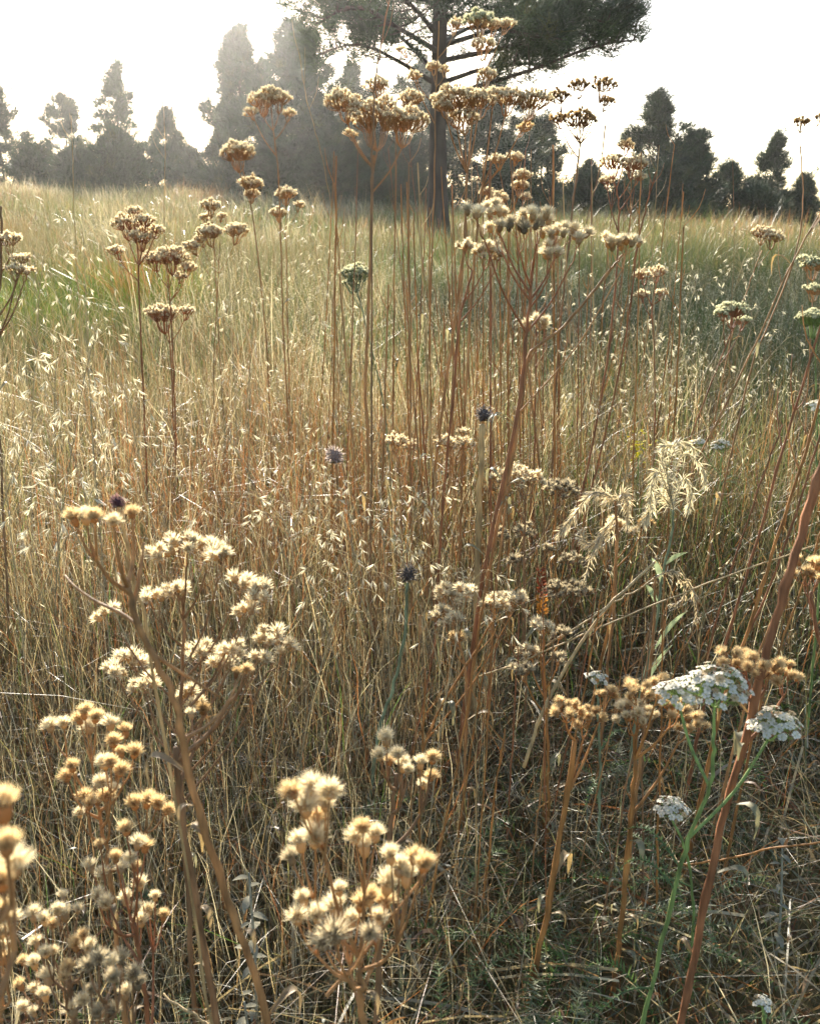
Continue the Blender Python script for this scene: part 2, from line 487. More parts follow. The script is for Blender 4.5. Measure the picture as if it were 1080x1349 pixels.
def pine(label, x, y, H, rad, cb=0.03, nl=60, nt=9, nn=22, nlen=0.3, nwid=0.012, col=(0.030, 0.052, 0.020), shape=0.75,
         seed=1, limbs=None, asym=None, group='trees along the meadow crest', trunk_r=None, name='pine_tree', limb_min=0):
    global rng
    rng_keep = rng
    rng = np.random.default_rng(seed)
    z0 = float(ground(x, y)) - 0.1
    root = thing(name, (x, y, z0), label, 'tree', group)
    tr = trunk_r or H * 0.017
    n = 14
    t = np.linspace(0, 1, n)
    bend = np.stack([np.cumsum(rng.normal(0, 0.012 * H / n * 2, n)), np.cumsum(rng.normal(0, 0.012 * H / n * 2, n)), np.zeros(n)], -1)
    bend -= bend[0]
    tp = np.stack([0 * t, 0 * t, t * H * 0.98], -1) + bend
    mb = MB()
    fl = 1 + 0.5 * np.exp(-t * 22)
    tube(mb, tp, tr * (1 - t * 0.93) * fl, (0.075, 0.055, 0.042), 9)
    mbl = MB(); mbc = MB()
    tuft_p = []; tuft_d = []
    ph = rng.random() * 6.283
    if asym is None: asym = 0.35 * rng.random()
    else: ph = 0.0
    L = []
    if limbs:
        for lp in limbs:
            L.append((np.asarray(lp, float) - np.array([x, y, z0]), None))
    for i in range(nl):
        f = (i + rng.random()) / nl
        f = cb + (1 - cb) * f ** 0.9
        if f < limb_min: continue
        rr = rad * (1 - ((f - cb) / (1 - cb)) ** (1.0 / max(shape, 0.9))) ** (1.15 if shape < 1 else 0.85) * (0.35 + 0.85 * rng.random())
        if rng.random() < 0.2: continue
        # lower limbs are short too
        rr *= min(1.0, 0.7 + 2.2 * (f - cb))
        rr = max(rr, 0.05 * rad)
        a = i * 2.399 + rng.normal(0, 0.4)
        if asym is not None:
            rr *= 1 + asym * math.cos(a - ph)
        b = np.array([np.interp(f * H, tp[:, 2], tp[:, 0]), np.interp(f * H, tp[:, 2], tp[:, 1]), f * H])
        e = b + np.array([math.cos(a) * rr, math.sin(a) * rr, rr * (0.05 + 0.62 * f) * (0.4 + 1.0 * rng.random())])
        mid = (b + e) / 2 + np.array([0, 0, -0.06 * rr]) + rng.normal(0, 0.05, 3) * rr
        L.append((np.array([b, mid, e]), rr))
    for lp, rr in L:
        pts = spline(lp, 9)
        ln = np.linalg.norm(np.diff(pts, axis=0), axis=1).sum()
        r0 = tr * 0.32 * min(1.0, 0.35 + ln / (rad + 0.01) * 0.6)
        if rr is None:
            mq = MB(); tube(mq, pts, r0 * np.linspace(1, 0.2, 9), (0.085, 0.065, 0.05), 6)
            link('limb', mq.mesh('limb', M_BARK), root)
        else:
            tube(mbl, pts, r0 * np.linspace(1, 0.2, 9), (0.085, 0.065, 0.05), 5)
        kk = max(3, int(nt * (0.4 + 0.8 * ln / rad)))
        for q in range(kk):
            u = 0.22 + 0.78 * (q + rng.random()) / kk
            pt = np.array([np.interp(u, np.linspace(0, 1, 9), pts[:, z]) for z in range(3)])
            tang = unit(pts[-1] - pts[0])
            sd = unit(np.cross(tang, [0, 0, 1.0])) * rng.choice([-1, 1])
            off = (sd * (0.30 + 0.3 * rng.random()) * ln * (1.05 - 0.75 * u) + tang * 0.12 * ln * rng.random()) * (0.25 + rng.random() * 0.8)
            off[2] += 0.10 * ln * rng.random()
            e = pt + off
            tube(mbl, spline([pt, (pt + e) / 2 - np.array([0, 0, 0.02 * ln]), e], 4), r0 * 0.3 * np.linspace(1, 0.4, 4), (0.085, 0.065, 0.05), 4, cap=False)
            for z in range(3):
                tuft_p.append(e + rng.normal(0, 0.4, 3) * nlen * (z > 0)); tuft_d.append(unit(off + tang * 0.6 + np.array([0, 0, 0.2])))
        tuft_p.append(pts[-1]); tuft_d.append(unit(pts[-1] - pts[0]))
    tuft_p = np.array(tuft_p); tuft_d = np.array(tuft_d)
    cc = np.array(col) * (0.55 + 0.9 * rng.random((len(tuft_p), 1))) * np.where(rng.random((len(tuft_p), 1)) < 0.12, [[1.7, 1.2, 0.9]], [[1, 1, 1]])
    needles(mbc, tuft_p, tuft_d, nn, nlen, nwid, cc)
    link('trunk', mb.mesh('trunk', M_BARK), root)
    link('branches', mbl.mesh('branches', M_BARK), root)
    link('crown', mbc.mesh('crown', M_NEEDLE), root)
    rng = rng_keep
    return root


def tree_px(label, px, top, hw, Y, **kw):
    x = P(px, 260, Y)[0]
    zt = P(px, top, Y)[2]
    H = zt - float(ground(x, Y)) + 0.1
    rad = 1.5 * hw * mpp(260, Y)
    return pine(label, x, Y, H, rad, **kw)


far = dict(nl=46, nt=7, nn=30, nlen=0.34, nwid=0.014)
TREES = [
    ('dark pine cut by the left edge of the photo', 8, 118, 58, 38, dict(seed=11)),
    ('broad rounded pine between the left edge pine and the spired pine', 95, 128, 50, 42, dict(seed=12, shape=1.2)),
    ('slim pine with an open spire rising above its neighbours on the left', 163, 90, 46, 37, dict(seed=13, nl=48)),
    ('low bushy pine in front of the spired pine on the left', 160, 182, 62, 30, dict(seed=14, shape=1.3, cb=0.03)),
    ('short pine right of the spired pine with bright sky gap above', 224, 152, 46, 35, dict(seed=15)),
    ('tall loose pine under the bright sun, top left of centre', 322, 48, 84, 35, dict(seed=16, nl=90, nt=10, shape=1.1)),
    ('tall dense dark pine just right of the sunlit loose pine', 398, 40, 96, 33, dict(seed=17, nl=110, nt=10, shape=1.3)),
    ('smaller dark pine tucked left of the big foreground pine', 462, 96, 80, 36, dict(seed=18, nl=70, nt=9, shape=1.1)),
    ('dark pine directly behind the trunk of the big pine', 556, 92, 90, 37, dict(seed=19, shape=1.2, nl=80)),
    ('wide dark pine behind the tallest seed heads right of the big trunk', 640, 112, 95, 34, dict(seed=20, shape=1.3, nl=85)),
    ('low dark pine at the right end of the central tree mass', 712, 160, 72, 37, dict(seed=21, shape=1.2)),
    ('knee high dark shrub of a pine in the bright gap right of centre', 772, 222, 34, 39, dict(seed=22, shape=1.3)),
    ('tall pointed pine leading the right hand group of trees', 862, 126, 72, 35, dict(seed=23, nl=75)),
    ('second pine of the right hand group leaning against the tall pointed one', 912, 180, 58, 34, dict(seed=24)),
    ('small rounded pine filling the dip left of the lone conical pine', 955, 224, 48, 37, dict(seed=25, shape=1.2)),
    ('lone conical pine standing clear near the right edge', 1014, 184, 40, 40, dict(seed=26, nl=50)),
    ('small ragged pine at the far right edge of the skyline', 1058, 236, 28, 40, dict(seed=27)),
    ('very low pine at the foot of the lone conical pine', 988, 248, 26, 41, dict(seed=28, shape=1.3)),
    ('dark bushy pine low under the tall dense pine left of centre', 440, 185, 66, 31, dict(seed=29, shape=1.3, cb=0.03)),
    ('dark bushy pine low beside the bright gap left of centre', 300, 180, 56, 31, dict(seed=30, shape=1.3, cb=0.03)),
    ('low dark bushy pine behind the brown seed heads right of centre', 672, 205, 66, 31, dict(seed=31, shape=1.3, cb=0.03)),
    ('low dark bushy pine under the two right hand group pines', 878, 225, 66, 32, dict(seed=32, shape=1.3, cb=0.03)),
]
for lab, px, top, hw, Y, sd in [
    ('squat dark pine bush filling the gap below the left edge pines', 50, 200, 40, 33, 41),
    ('squat dark pine bush closing the gap left of the bright sun', 255, 205, 40, 33, 42),
    ('squat dark pine bush right beside the base of the big trunk', 530, 190, 50, 32, 43),
    ('squat dark pine bush below the brown open seed heads', 775, 240, 44, 33, 44),
    ('squat dark pine bush just left of the right hand group', 822, 246, 34, 34, 45),
    ('long low pine thicket under the lone conical pine', 1000, 255, 60, 36, 46),
    ('rounded dark pine filling the middle of the mass left of the trunk', 352, 96, 74, 32, 49),
    ('rounded dark pine joining the central mass to the big trunk', 505, 130, 64, 32, 50),
    ('squat dark pine bush under the spired pine', 108, 205, 46, 32, 47),
    ('squat dark pine bush in the middle of the dark mass left of the trunk', 370, 195, 50, 31, 48),
]:
    TREES.append((lab, px, top, hw, Y, dict(seed=sd, shape=1.5, cb=0.01, nl=44)))
for lab, px, top, hw, Y, kw in TREES:
    k2 = dict(far); k2.update(kw)
    tree_px(lab, px, top, hw, Y, **k2)

# the big near pine
BY = 14.0
bx = P(578, 260, BY)[0]
def bl(*pp):
    return [P(a, b, BY + dy) for a, b, dy in pp]
BIG = [
    bl((576, 112, 0), (520, 78, -0.3), (470, 58, -0.6), (412, 74, -0.8)),
    bl((576, 100, 0), (540, 60, 0.5), (500, 30, 0.9), (440, 22, 1.2)),
    bl((578, 50, 0), (545, 10, -0.5), (500, -20, -0.7), (410, -12, -0.9)),
    bl((580, 128, 0), (635, 112, -0.3), (700, 92, -0.5), (780, 62, -0.6), (838, 52, -0.6)),
    bl((580, 110, 0), (640, 90, 0.6), (700, 84, 1.0), (735, 92, 1.3)),
    bl((582, 60, 0), (650, 40, -0.4), (740, 20, -0.8), (825, 36, -1.0)),
    bl((582, 30, 0), (660, 5, 0.4), (740, -10, 0.7), (815, 12, 0.9)),
    bl((582, 20, 0), (640, 30, -1.0), (690, 45, -1.6), (740, 52, -2.0)),
    bl((580, 10, 0), (620, -20, -0.8), (700, -40, -1.4), (780, -40, -1.6)),
    bl((578, 20, 0), (560, 0, 0.9), (520, -8, 1.6)),
    bl((580, 60, 0), (610, 40, 1.1), (660, 25, 1.9), (690, 18, 2.4)),
    bl((580, 70, 0), (530, 40, -0.9), (470, 8, -1.3), (420, 30, -1.4)),
    bl((580, -10, 0), (530, -45, -0.5), (470, -60, -0.8), (430, -40, -0.8)),
    bl((582, 80, 0), (668, 62, -0.2), (750, 40, -0.4), (800, 70, -0.4)),
]
pine('big near pine with spreading limbs rising out of the top of the photo', bx, BY, 11.5, 2.3, cb=0.42, nl=46, nt=17, nn=48,
     nlen=0.27, nwid=0.0055, seed=5, limbs=BIG, shape=1.2, trunk_r=0.135, limb_min=0.46, col=(0.042, 0.066, 0.026), asym=0.35)

# ------------------------------------------------------------------ grass (stuff)
STRAW = np.array([0.38, 0.305, 0.175]); PALE = np.array([0.55, 0.49, 0.34]); TAN = np.array([0.26, 0.165, 0.08])
OLIVE = np.array([0.19, 0.185, 0.075]); GREEN = np.array([0.085, 0.15, 0.035]); GREYG = np.array([0.17, 0.19, 0.11]); RUST = np.array([0.30, 0.13, 0.05])


def scatter(n, y0, y1, spread=0.62, pad=0.35, pw=1.0):
    u = rng.random(n)
    y = (y0 ** (1 + pw) + u * (y1 ** (1 + pw) - y0 ** (1 + pw))) ** (1 / (1 + pw))
    x = (rng.random(n) * 2 - 1) * (pad + spread * y)
    return x, y


def patch(x, y, s, ph):
    return 0.5 + 0.25 * (np.sin(x * s + ph) * np.cos(y * s * 0.8 - ph) + np.sin((x * 0.6 + y) * s * 1.7 + 2 * ph))


def mixcol(sel, cols):
    return np.array(cols)[sel] * (0.7 + 0.6 * rng.random((len(sel), 1)))


def pick(n, probs):
    """probs (n,k) unnormalised"""
    c = np.cumsum(probs, 1); c /= c[:, -1:]
    return (rng.random(n)[:, None] > c).sum(1)


def keep_view(x, y, *a):
    k = (np.hypot(x, y) > 0.36)
    return [q[k] for q in (x, y) + a]


GR = MB()
PALETTE = [STRAW, PALE, TAN, OLIVE, GREEN, GREYG, RUST]


def near_probs(x, y):
    g = np.clip((x / np.maximum(y, 0.3) + 0.08) * 2.6, 0, 1) * np.clip((y - 0.8) / 0.6, 0.25, 1)      # greener to the right
    f = np.clip((1.35 - y) / 0.6, 0, 1)                            # nearest strip
    rust = np.exp(-((x + 0.25) / 0.40) ** 2 - ((y - 1.9) / 0.5) ** 2)  # reddish lens flare hue put into the grass colour left of centre
    p = np.stack([1.0 - 0.65 * g, 0.5 - 0.35 * g, 0.45 + 0.15 * g, 0.40 + 0.35 * g, 0.16 + 0.4 * g, 0.22 + 0.15 * g * f + 0.1 * g, 0.22 + 0.25 * g + 2.5 * rust], 1)
    return np.clip(p, 0.01, None)


# short tangled layer
n = 80000
x, y = scatter(n, 0.35, 3.2, 0.66, 0.6); x, y = keep_view(x, y); n = len(x)
h = 0.06 + 0.16 * rng.random(n) ** 1.3
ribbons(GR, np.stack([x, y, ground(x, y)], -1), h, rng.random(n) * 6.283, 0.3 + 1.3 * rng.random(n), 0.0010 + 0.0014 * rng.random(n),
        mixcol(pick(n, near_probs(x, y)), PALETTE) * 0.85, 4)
# standing straw, nearer: leaves clearings where the near heads are
n = 62000
x, y = scatter(n, 0.75, 3.2, 0.66, 0.5); x, y = keep_view(x, y); n = len(x)
lim = np.clip(0.10 + 0.28 * (y - 0.55), 0.08, 0.46)
dens = patch(x, y, 4.0, 1.3)
right_gap = np.clip((x + 0.12) * 3, 0, 0.85) * np.clip((1.7 - y) / 0.6, 0, 1)
k = rng.random(n) < np.clip(0.45 + 0.7 * dens - right_gap, 0.05, 1)
x, y, lim = x[k], y[k], lim[k]; n = len(x)
h = lim * (0.55 + 0.65 * rng.random(n))
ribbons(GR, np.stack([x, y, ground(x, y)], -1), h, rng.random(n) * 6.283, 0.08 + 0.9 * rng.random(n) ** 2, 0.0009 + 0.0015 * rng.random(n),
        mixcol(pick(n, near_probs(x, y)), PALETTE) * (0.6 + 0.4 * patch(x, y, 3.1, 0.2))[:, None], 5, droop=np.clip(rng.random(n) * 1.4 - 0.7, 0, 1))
# mid field
n = 120000
x, y = scatter(n, 3.0, 11.0, 0.62, 0.6)
g = np.clip(0.22 + 2.8 * np.clip(x / y + 0.06, -0.1, 1) + 0.6 * (patch(x, y, 1.1, 0.4) - 0.5), 0.05, 1)
green_patch = ((x + 2.1) / 0.75) ** 2 + ((y - 6.0) / 0.9) ** 2 < 1 + 0.4 * rng.random(n)
p = np.stack([0.55 - 0.35 * g, 0.32 - 0.2 * g, 0.28 + 0 * g, 0.7 + 0.5 * g, 0.25 + 1.9 * g, 0.35 + 0.2 * g, 0.1 + 0 * g], 1)
p[:, 6] += 0.9 * np.exp(-((x + 0.6) / 0.9) ** 2 - ((y - 3.2) / 0.8) ** 2)  # same red flare hue carried into the mid field blade colours
p[green_patch] = [0.05, 0.02, 0.02, 0.3, 2.5, 0.1, 0.0]
h = (0.22 + 0.30 * rng.random(n)) * (0.8 + 0.35 * patch(x, y, 1.7, 2.0))
c = mixcol(pick(n, p), PALETTE) * (0.42 + 0.45 * patch(x, y, 2.1, 3.0))[:, None]
c[green_patch] *= np.array([1.7, 1.6, 0.8])
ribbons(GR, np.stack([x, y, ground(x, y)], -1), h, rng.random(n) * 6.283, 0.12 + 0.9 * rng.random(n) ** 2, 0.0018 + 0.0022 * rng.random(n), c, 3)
# far field
n = 130000
x, y = scatter(n, 10.5, 34.0, 0.58, 1.0)
g = np.clip(0.30 + x / y * 0.9 + 0.9 * (patch(x, y, 0.35, 1.1) - 0.5), 0.05, 1)
p = np.stack([0.8 - 0.5 * g, 0.4 - 0.25 * g, 0.35 + 0 * g, 0.8 + 0.5 * g, 0.25 + 0.8 * g, 0.2 + 0.1 * g, 0.12 + 0 * g], 1)
h = (0.22 + 0.28 * rng.random(n)) * (0.75 + 0.4 * patch(x, y, 0.8, 2.0))
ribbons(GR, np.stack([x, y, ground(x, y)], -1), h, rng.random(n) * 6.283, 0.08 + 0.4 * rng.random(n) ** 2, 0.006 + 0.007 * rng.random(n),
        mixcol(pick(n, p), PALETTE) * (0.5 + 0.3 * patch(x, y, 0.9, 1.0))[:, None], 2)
# rougher clumps, taller and of one colour each
nc = 520
cx, cy = scatter(nc, 3.2, 30.0, 0.56, 0.6, 0.7)
for k in range(nc):
    m_ = int(90 + 130 * rng.random())
    rad_ = (0.07 + 0.02 * cy[k]) * (0.6 + 0.9 * rng.random())
    x = cx[k] + rng.normal(0, rad_, m_); y = cy[k] + rng.normal(0, rad_, m_)
    hh = (0.30 + 0.45 * rng.random() ** 1.6) * (0.6 + 0.6 * rng.random(m_))
    cc = np.array(PALETTE)[pick(1, np.array([[0.5, 0.7, 0.5, 0.9, 0.8 if cx[k] > -1 else 0.3, 0.4, 0.5]]))[0]]
    lean_to = rng.random() * 6.283
    ribbons(GR, np.stack([x, y, ground(x, y)], -1), hh, lean_to + rng.normal(0, 1.3, m_), 0.1 + 0.9 * rng.random(m_) ** 1.5, 0.0012 + 0.0004 * cy[k] * (0.6 + 0.8 * rng.random(m_)),
            cc * (0.6 + 0.6 * rng.random((m_, 1))), 3, droop=np.clip(rng.random(m_) * 1.2 - 0.6, 0, 1))
# fine upright golden straw at the lower left
n = 30000
x, y = scatter(n, 0.50, 1.7, 0.6, 0.25); x, y = keep_view(x, y)
k = (x < 0.10 * y + 0.05 * rng.normal(size=len(x))) & (rng.random(len(x)) < 0.35 + 0.8 * patch(x, y, 6.0, 0.5)); x, y = x[k], y[k]; n = len(x)
h = np.clip(0.12 + 0.16 * (y - 0.5), 0.1, 0.3) * (0.5 + 0.8 * rng.random(n))
ribbons(GR, np.stack([x, y, ground(x, y)], -1), h, rng.random(n) * 6.283, 0.05 + 0.7 * rng.random(n) ** 2, 0.0007 + 0.0008 * rng.random(n),
        mixcol(pick(n, np.tile([1.2, 0.7, 0.7, 0.3, 0.05, 0.1, 0.25], (n, 1))), PALETTE), 5, droop=np.clip(rng.random(n) * 1.6 - 0.8, 0, 1))
tag(link('meadow_grass', GR.mesh('meadow_grass', M_GRASS)), 'dense dry straw and olive grass covering the meadow', 'grass', kind='stuff')

# seeding panicles scattered through the meadow, too many to count
SG = MB(); SS = MB()
n = 8000
x, y = scatter(n, 1.15, 7.5, 0.56, 0.3)
k = rng.random(n) < np.clip(0.1 + 0.9 * patch(x, y, 2.3, 0.7), 0, 1) * np.where(x / y < -0.12, 0.6, np.where(x / y > 0.05, 1.6, 1.0))
k &= ~((y > 2.6) & (x / y > -0.45) & (x / y < -0.26))
x, y = x[k], y[k]; n = len(x)
h = (0.30 + 0.30 * rng.random(n)) * np.clip(y / 1.9, 0.62, 1)
th = rng.random(n) * 6.283; lean = 0.1 + 0.35 * rng.random(n)
pts = ribbons(SG, np.stack([x, y, ground(x, y)], -1), h, th, lean, 0.0014 + 0.0006 * rng.random(n), mixcol(rng.integers(0, 2, n), [STRAW, PALE]), 6, droop=0.12 * rng.random(n))
m = 15
for q in range(m):
    u = 0.62 + 0.38 * q / (m - 1)
    f = u * 6; i = np.minimum(f.__int__() if np.isscalar(f) else f.astype(int), 5); fr = f - i
    b = pts[:, i] * (1 - fr) + pts[:, i + 1] * fr
    off = rng.normal(size=(n, 3)) * (0.012 + 0.022 * (1 - u)); off[:, 2] = -0.004 - 0.01 * rng.random(n)
    dr = rng.normal(size=(n, 3)) * 0.7; dr[:, 2] -= 0.35
    kk = rng.random(n) < 0.8
    stamp(SG, SPINDLE, (b + off)[kk], dr[kk], (0.007 + 0.008 * rng.random(n))[kk], (np.array([[0.85, 0.81, 0.68]]) * (0.75 + 0.4 * rng.random((n, 1))))[kk])
tag(link('seeding_grass', SG.mesh('seeding_grass', M_SPIKE)), 'pale seeding grass sparkling in the middle of the meadow', 'grass', kind='stuff')

# straw litter on the near ground
LT = MB()
n = 12500
x, y = scatter(n, 0.4, 2.6, 0.64, 0.6); x, y = keep_view(x, y); n = len(x)
a = rng.random(n) * 6.283; ln = 0.05 + 0.2 * rng.random(n) ** 2
h0 = 0.004 + 0.09 * rng.random(n) ** 1.7
p0 = np.stack([x, y, ground(x, y) + h0], -1)
d = np.stack([np.cos(a), np.sin(a), rng.normal(0, 0.25, n)], -1)
t = np.linspace(-0.5, 0.5, 4)
pp = p0[:, None] + d[:, None] * (ln[:, None] * t[None])[..., None] + np.stack([0 * t, 0 * t, -0.25 * t ** 2], -1)[None] * ln[:, None, None]
pp[..., 2] = np.maximum(pp[..., 2], ground(pp[..., 0], pp[..., 1]) + 0.003)
wd = 0.0006 + 0.0011 * rng.random(n)
sd = unit(np.cross(d, rng.normal(size=(n, 3))))
V = np.stack([pp - sd[:, None] * wd[:, None, None], pp + sd[:, None] * wd[:, None, None]], 2).reshape(-1, 3)
kq = (np.arange(n) * 8)[:, None] + (np.arange(3) * 2)[None]
cc = mixcol(pick(n, np.tile([1.2, 0.8, 0.8, 0.1, 0.0, 0.1, 0.4], (n, 1))), PALETTE) * 1.1
LT.add(V, np.repeat(cc, 8, 0), None, np.stack([kq, kq + 1, kq + 3, kq + 2], -1).reshape(-1, 4))
n = 4600
x, y = scatter(n, 0.42, 1.9, 0.62, 0.5); x, y = keep_view(x, y); n = len(x)
zz = ground(x, y) + 0.01 + 0.10 * rng.random(n) ** 1.8
LC = np.array([[0.20, 0.11, 0.05], [0.28, 0.17, 0.08], [0.13, 0.09, 0.06], [0.30, 0.24, 0.16], [0.16, 0.17, 0.10]])
ribbons(LT, np.stack([x, y, zz], -1), 0.012 + 0.03 * rng.random(n), rng.random(n) * 6.283, 0.4 + 1.4 * rng.random(n), 0.003 + 0.005 * rng.random(n),
        LC[rng.integers(0, 5, n)] * (0.7 + 0.6 * rng.random((n, 1))), 4, curl=1.3, droop=0.8 * rng.random(n))
tag(link('straw_litter', LT.mesh('straw_litter', M_GRASS)), 'tangle of fallen straw and bits between the near stems', 'straw litter', kind='stuff')

# ferny grey green ground cover, mostly at the bottom right
FC = MB()


def frond(mb, base, azim, ln, rise, curl, col, pin=22, wid=0.011):
    t = np.linspace(0, 1, pin)
    d = np.array([math.cos(azim), math.sin(azim), 0]); s = np.array([-math.sin(azim), math.cos(azim), 0])
    pts = base + d * (ln * t)[:, None] + np.array([0, 0, 1.0]) * (rise * np.sin(t * 2.4) - curl * t ** 2.5)[:, None]
    tube(mb, pts, 0.0009 * (1.2 - t), col, 4, cap=False)
    tg = unit(np.gradient(pts, axis=0)); up = np.cross(tg, s)
    tri = []
    for sg in (-1, 1, -0.5, 0.5):
        w_ = wid * np.sin(np.clip(t * 3.0 + 0.15, 0, math.pi)) * (0.8 + 0.4 * rng.random(pin))
        dd = s * sg + up * (0.5 if abs(sg) < 1 else 0.15) + tg * 0.45 + rng.normal(0, 0.15, (pin, 3))
        e = pts + dd * w_[:, None]
        tri.append(np.stack([pts - tg * 0.0011, pts + tg * 0.0011, e], 1))
    tri = np.concatenate(tri)
    mb.add(tri.reshape(-1, 3), np.array(col) * (0.8 + 0.4 * rng.random((len(tri) * 3, 1))), np.arange(len(tri) * 3).reshape(-1, 3))


for q in range(170):
    yy = 0.62 + 1.1 * rng.random() ** 1.2
    xx = yy * (0.02 + 0.46 * rng.random()) if q < 150 else yy * (-0.42 + 0.5 * rng.random())
    gcol = [(0.15, 0.20, 0.08), (0.12, 0.19, 0.05), (0.20, 0.22, 0.12)][rng.integers(0, 3)]
    frond(FC, np.array([xx, yy, float(ground(xx, yy)) + 0.015 + 0.05 * rng.random()]), rng.random() * 6.283, 0.07 + 0.09 * rng.random(), 0.02 + 0.05 * rng.random(), 0.03 * rng.random(), gcol)
tag(link('ferny_ground_cover', FC.mesh('ferny_ground_cover', M_LEAF)), 'grey green ferny leaves sprawling over the ground at bottom right', 'ground cover', kind='stuff')

# ------------------------------------------------------------------ yarrow plants
SCOL = {'tan': (0.40, 0.215, 0.085), 'red': (0.33, 0.14, 0.06), 'orange': (0.42, 0.20, 0.06), 'straw': (0.50, 0.36, 0.17), 'brown': (0.27, 0.155, 0.075),
        'green': (0.22, 0.30, 0.09), 'sage': (0.22, 0.26, 0.15)}


def stem_world(stem, Y, lean=None, ydrift=0.0):
    pts = [P(a, b, Y + ydrift * i) for i, (a, b) in enumerate(stem)]
    # carry on down to the ground
    a, b = pts[-2], pts[-1]
    d = unit(b - a); d = unit(d * np.array([0.55, 0.55, 1.0]) + np.array([0, 0.0, -0.15]))
    g = float(ground(b[0], b[1]))
    if b[2] > g + 0.01 and d[2] < -0.05:
        L = (b[2] - g) / -d[2]
        e = b + d * L
        e[2] = float(ground(e[0], e[1])) - 0.01
        if L > 0.08:
            pts.append((b + e) / 2)
        pts.append(e)
    else:
        pts[-1] = np.array([b[0], b[1], g - 0.01])
    return np.array(pts)


def make_stem(root, pts, r_top, r_bot, col, o, sides=10, name='stem', wob=0.0006):
    n = max(14, int(len(pts) * 5))
    sp = spline(pts, n)
    sp = sp + np.concatenate([np.zeros((1, 3)), rng.normal(0, wob, (n - 1, 3)) * [1, 1, 0.2]])
    rr = np.linspace(r_top, r_bot, n) * (1 + 0.05 * rng.normal(size=n))
    base = np.array(SCOL[col]) if isinstance(col, str) else np.array(col)
    cc = base[None] * (0.65 + 0.6 * rng.random((n, 1)))
    rr = rr * np.where(rng.random(n) < 0.18, 1.22, 1.0)
    mb = MB(); tube(mb, sp[::-1], rr[::-1], cc[::-1], sides)
    # small leaf scars and dry scale leaves
    link(name, mb.mesh(name, M_STEM, o), root)
    return sp


def dry_leaf(root, p, o, azim, ln, col):
    mb = MB()
    t = np.linspace(0, 1, 7)
    d = np.array([math.cos(azim), math.sin(azim), 0]); s = np.array([-math.sin(azim), math.cos(azim), 0])
    pts = p + d * (ln * 0.7 * np.sin(t * 1.9))[:, None] + np.array([0, 0, 1]) * (ln * (0.45 * np.sin(t * 3.0) - 0.35 * t ** 2))[:, None]
    w_ = ln * 0.09 * np.sin(np.clip(t * 2.7 + 0.25, 0, 3.1))
    V = np.stack([pts - s * w_[:, None], pts + np.array([0, 0, -1]) * (w_ * 0.5)[:, None], pts + s * w_[:, None]], 1).reshape(-1, 3)
    q = []
    for i in range(6):
        q += [(i * 3, i * 3 + 1, i * 3 + 4, i * 3 + 3), (i * 3 + 1, i * 3 + 2, i * 3 + 5, i * 3 + 4)]
    mb.add(V, np.array(col) * (0.8 + 0.4 * rng.random((len(V), 1))), None, q)
    link('leaf', mb.mesh('leaf', M_LEAF, o), root)


def attach_on(sp, node, slope=1.5):
    """point of the stem that a branch to node springs from"""
    hd = np.hypot(sp[:, 0] - node[0], sp[:, 1] - node[1])
    want = node[2] - slope * hd
    i = int(np.argmin(np.abs(sp[:, 2] - want)))
    return sp[i]


def dome_cluster(c, w, hs, kind, near=False, flat=0.30):
    """positions and directions of the heads of one corymb, top centre c, width w"""
    R_ = w / 2
    n = int(np.clip((1.25 if hs < 0.0135 else 0.85) * (w / hs) ** 2 + 2, 3, 170))
    i = np.arange(n) + 0.5
    r = np.sqrt(i / n) * R_ * 0.95; a = i * 2.39996 + rng.random() * 6
    pos = np.stack([r * np.cos(a), r * np.sin(a), -flat * w * (r / R_) ** 2], -1)
    # lobes: sub umbels sit a little higher or lower
    lob = np.sin(pos[:, 0] / w * 11 + rng.random() * 6) * np.cos(pos[:, 1] / w * 11 + rng.random() * 6)
    pos[:, 2] += 0.10 * w * lob
    pos += rng.normal(0, hs * 0.16, pos.shape)
    d = unit(np.stack([pos[:, 0] / R_ * 0.75, pos[:, 1] / R_ * 0.75, np.ones(n)], -1) + rng.normal(0, 0.18, (n, 3)))
    return c + pos, d


def pedicels(mb, node, heads, dirs, hs, r, col):
    r = max(r, 0.00052 * heads[:, 1].mean())
    n = len(heads)
    # group the heads into sub umbels so the stalks fork twice
    k = max(1, int(round(math.sqrt(n) * 0.9)))
    cen = heads[rng.choice(n, k, replace=False)]
    who = np.argmin(((heads[:, None] - cen[None]) ** 2).sum(-1), 1)
    for g in range(k):
        idx = np.where(who == g)[0]
        if not len(idx): continue
        m = heads[idx].mean(0)
        mid = node + (m - node) * 0.55 + np.array([0, 0, -0.02]) * np.linalg.norm(m - node)
        tube(mb, spline([node, (node + mid) / 2 + (m - node) * [0.1, 0.1, -0.08], mid], 5), np.linspace(r * 1.15, r * 0.8, 5), np.array(col) * (0.8 + 0.4 * rng.random()), 5, cap=False)
        for j in idx:
            e = heads[j] + dirs[j] * hs * 0.05
            q = e - dirs[j] * np.linalg.norm(e - mid) * 0.35
            tube(mb, spline([mid, q, e], 4), np.linspace(r * 0.7, r * 0.5, 4), np.array(col) * (0.85 + 0.5 * rng.random()), 3 if n > 30 else 4, cap=False)


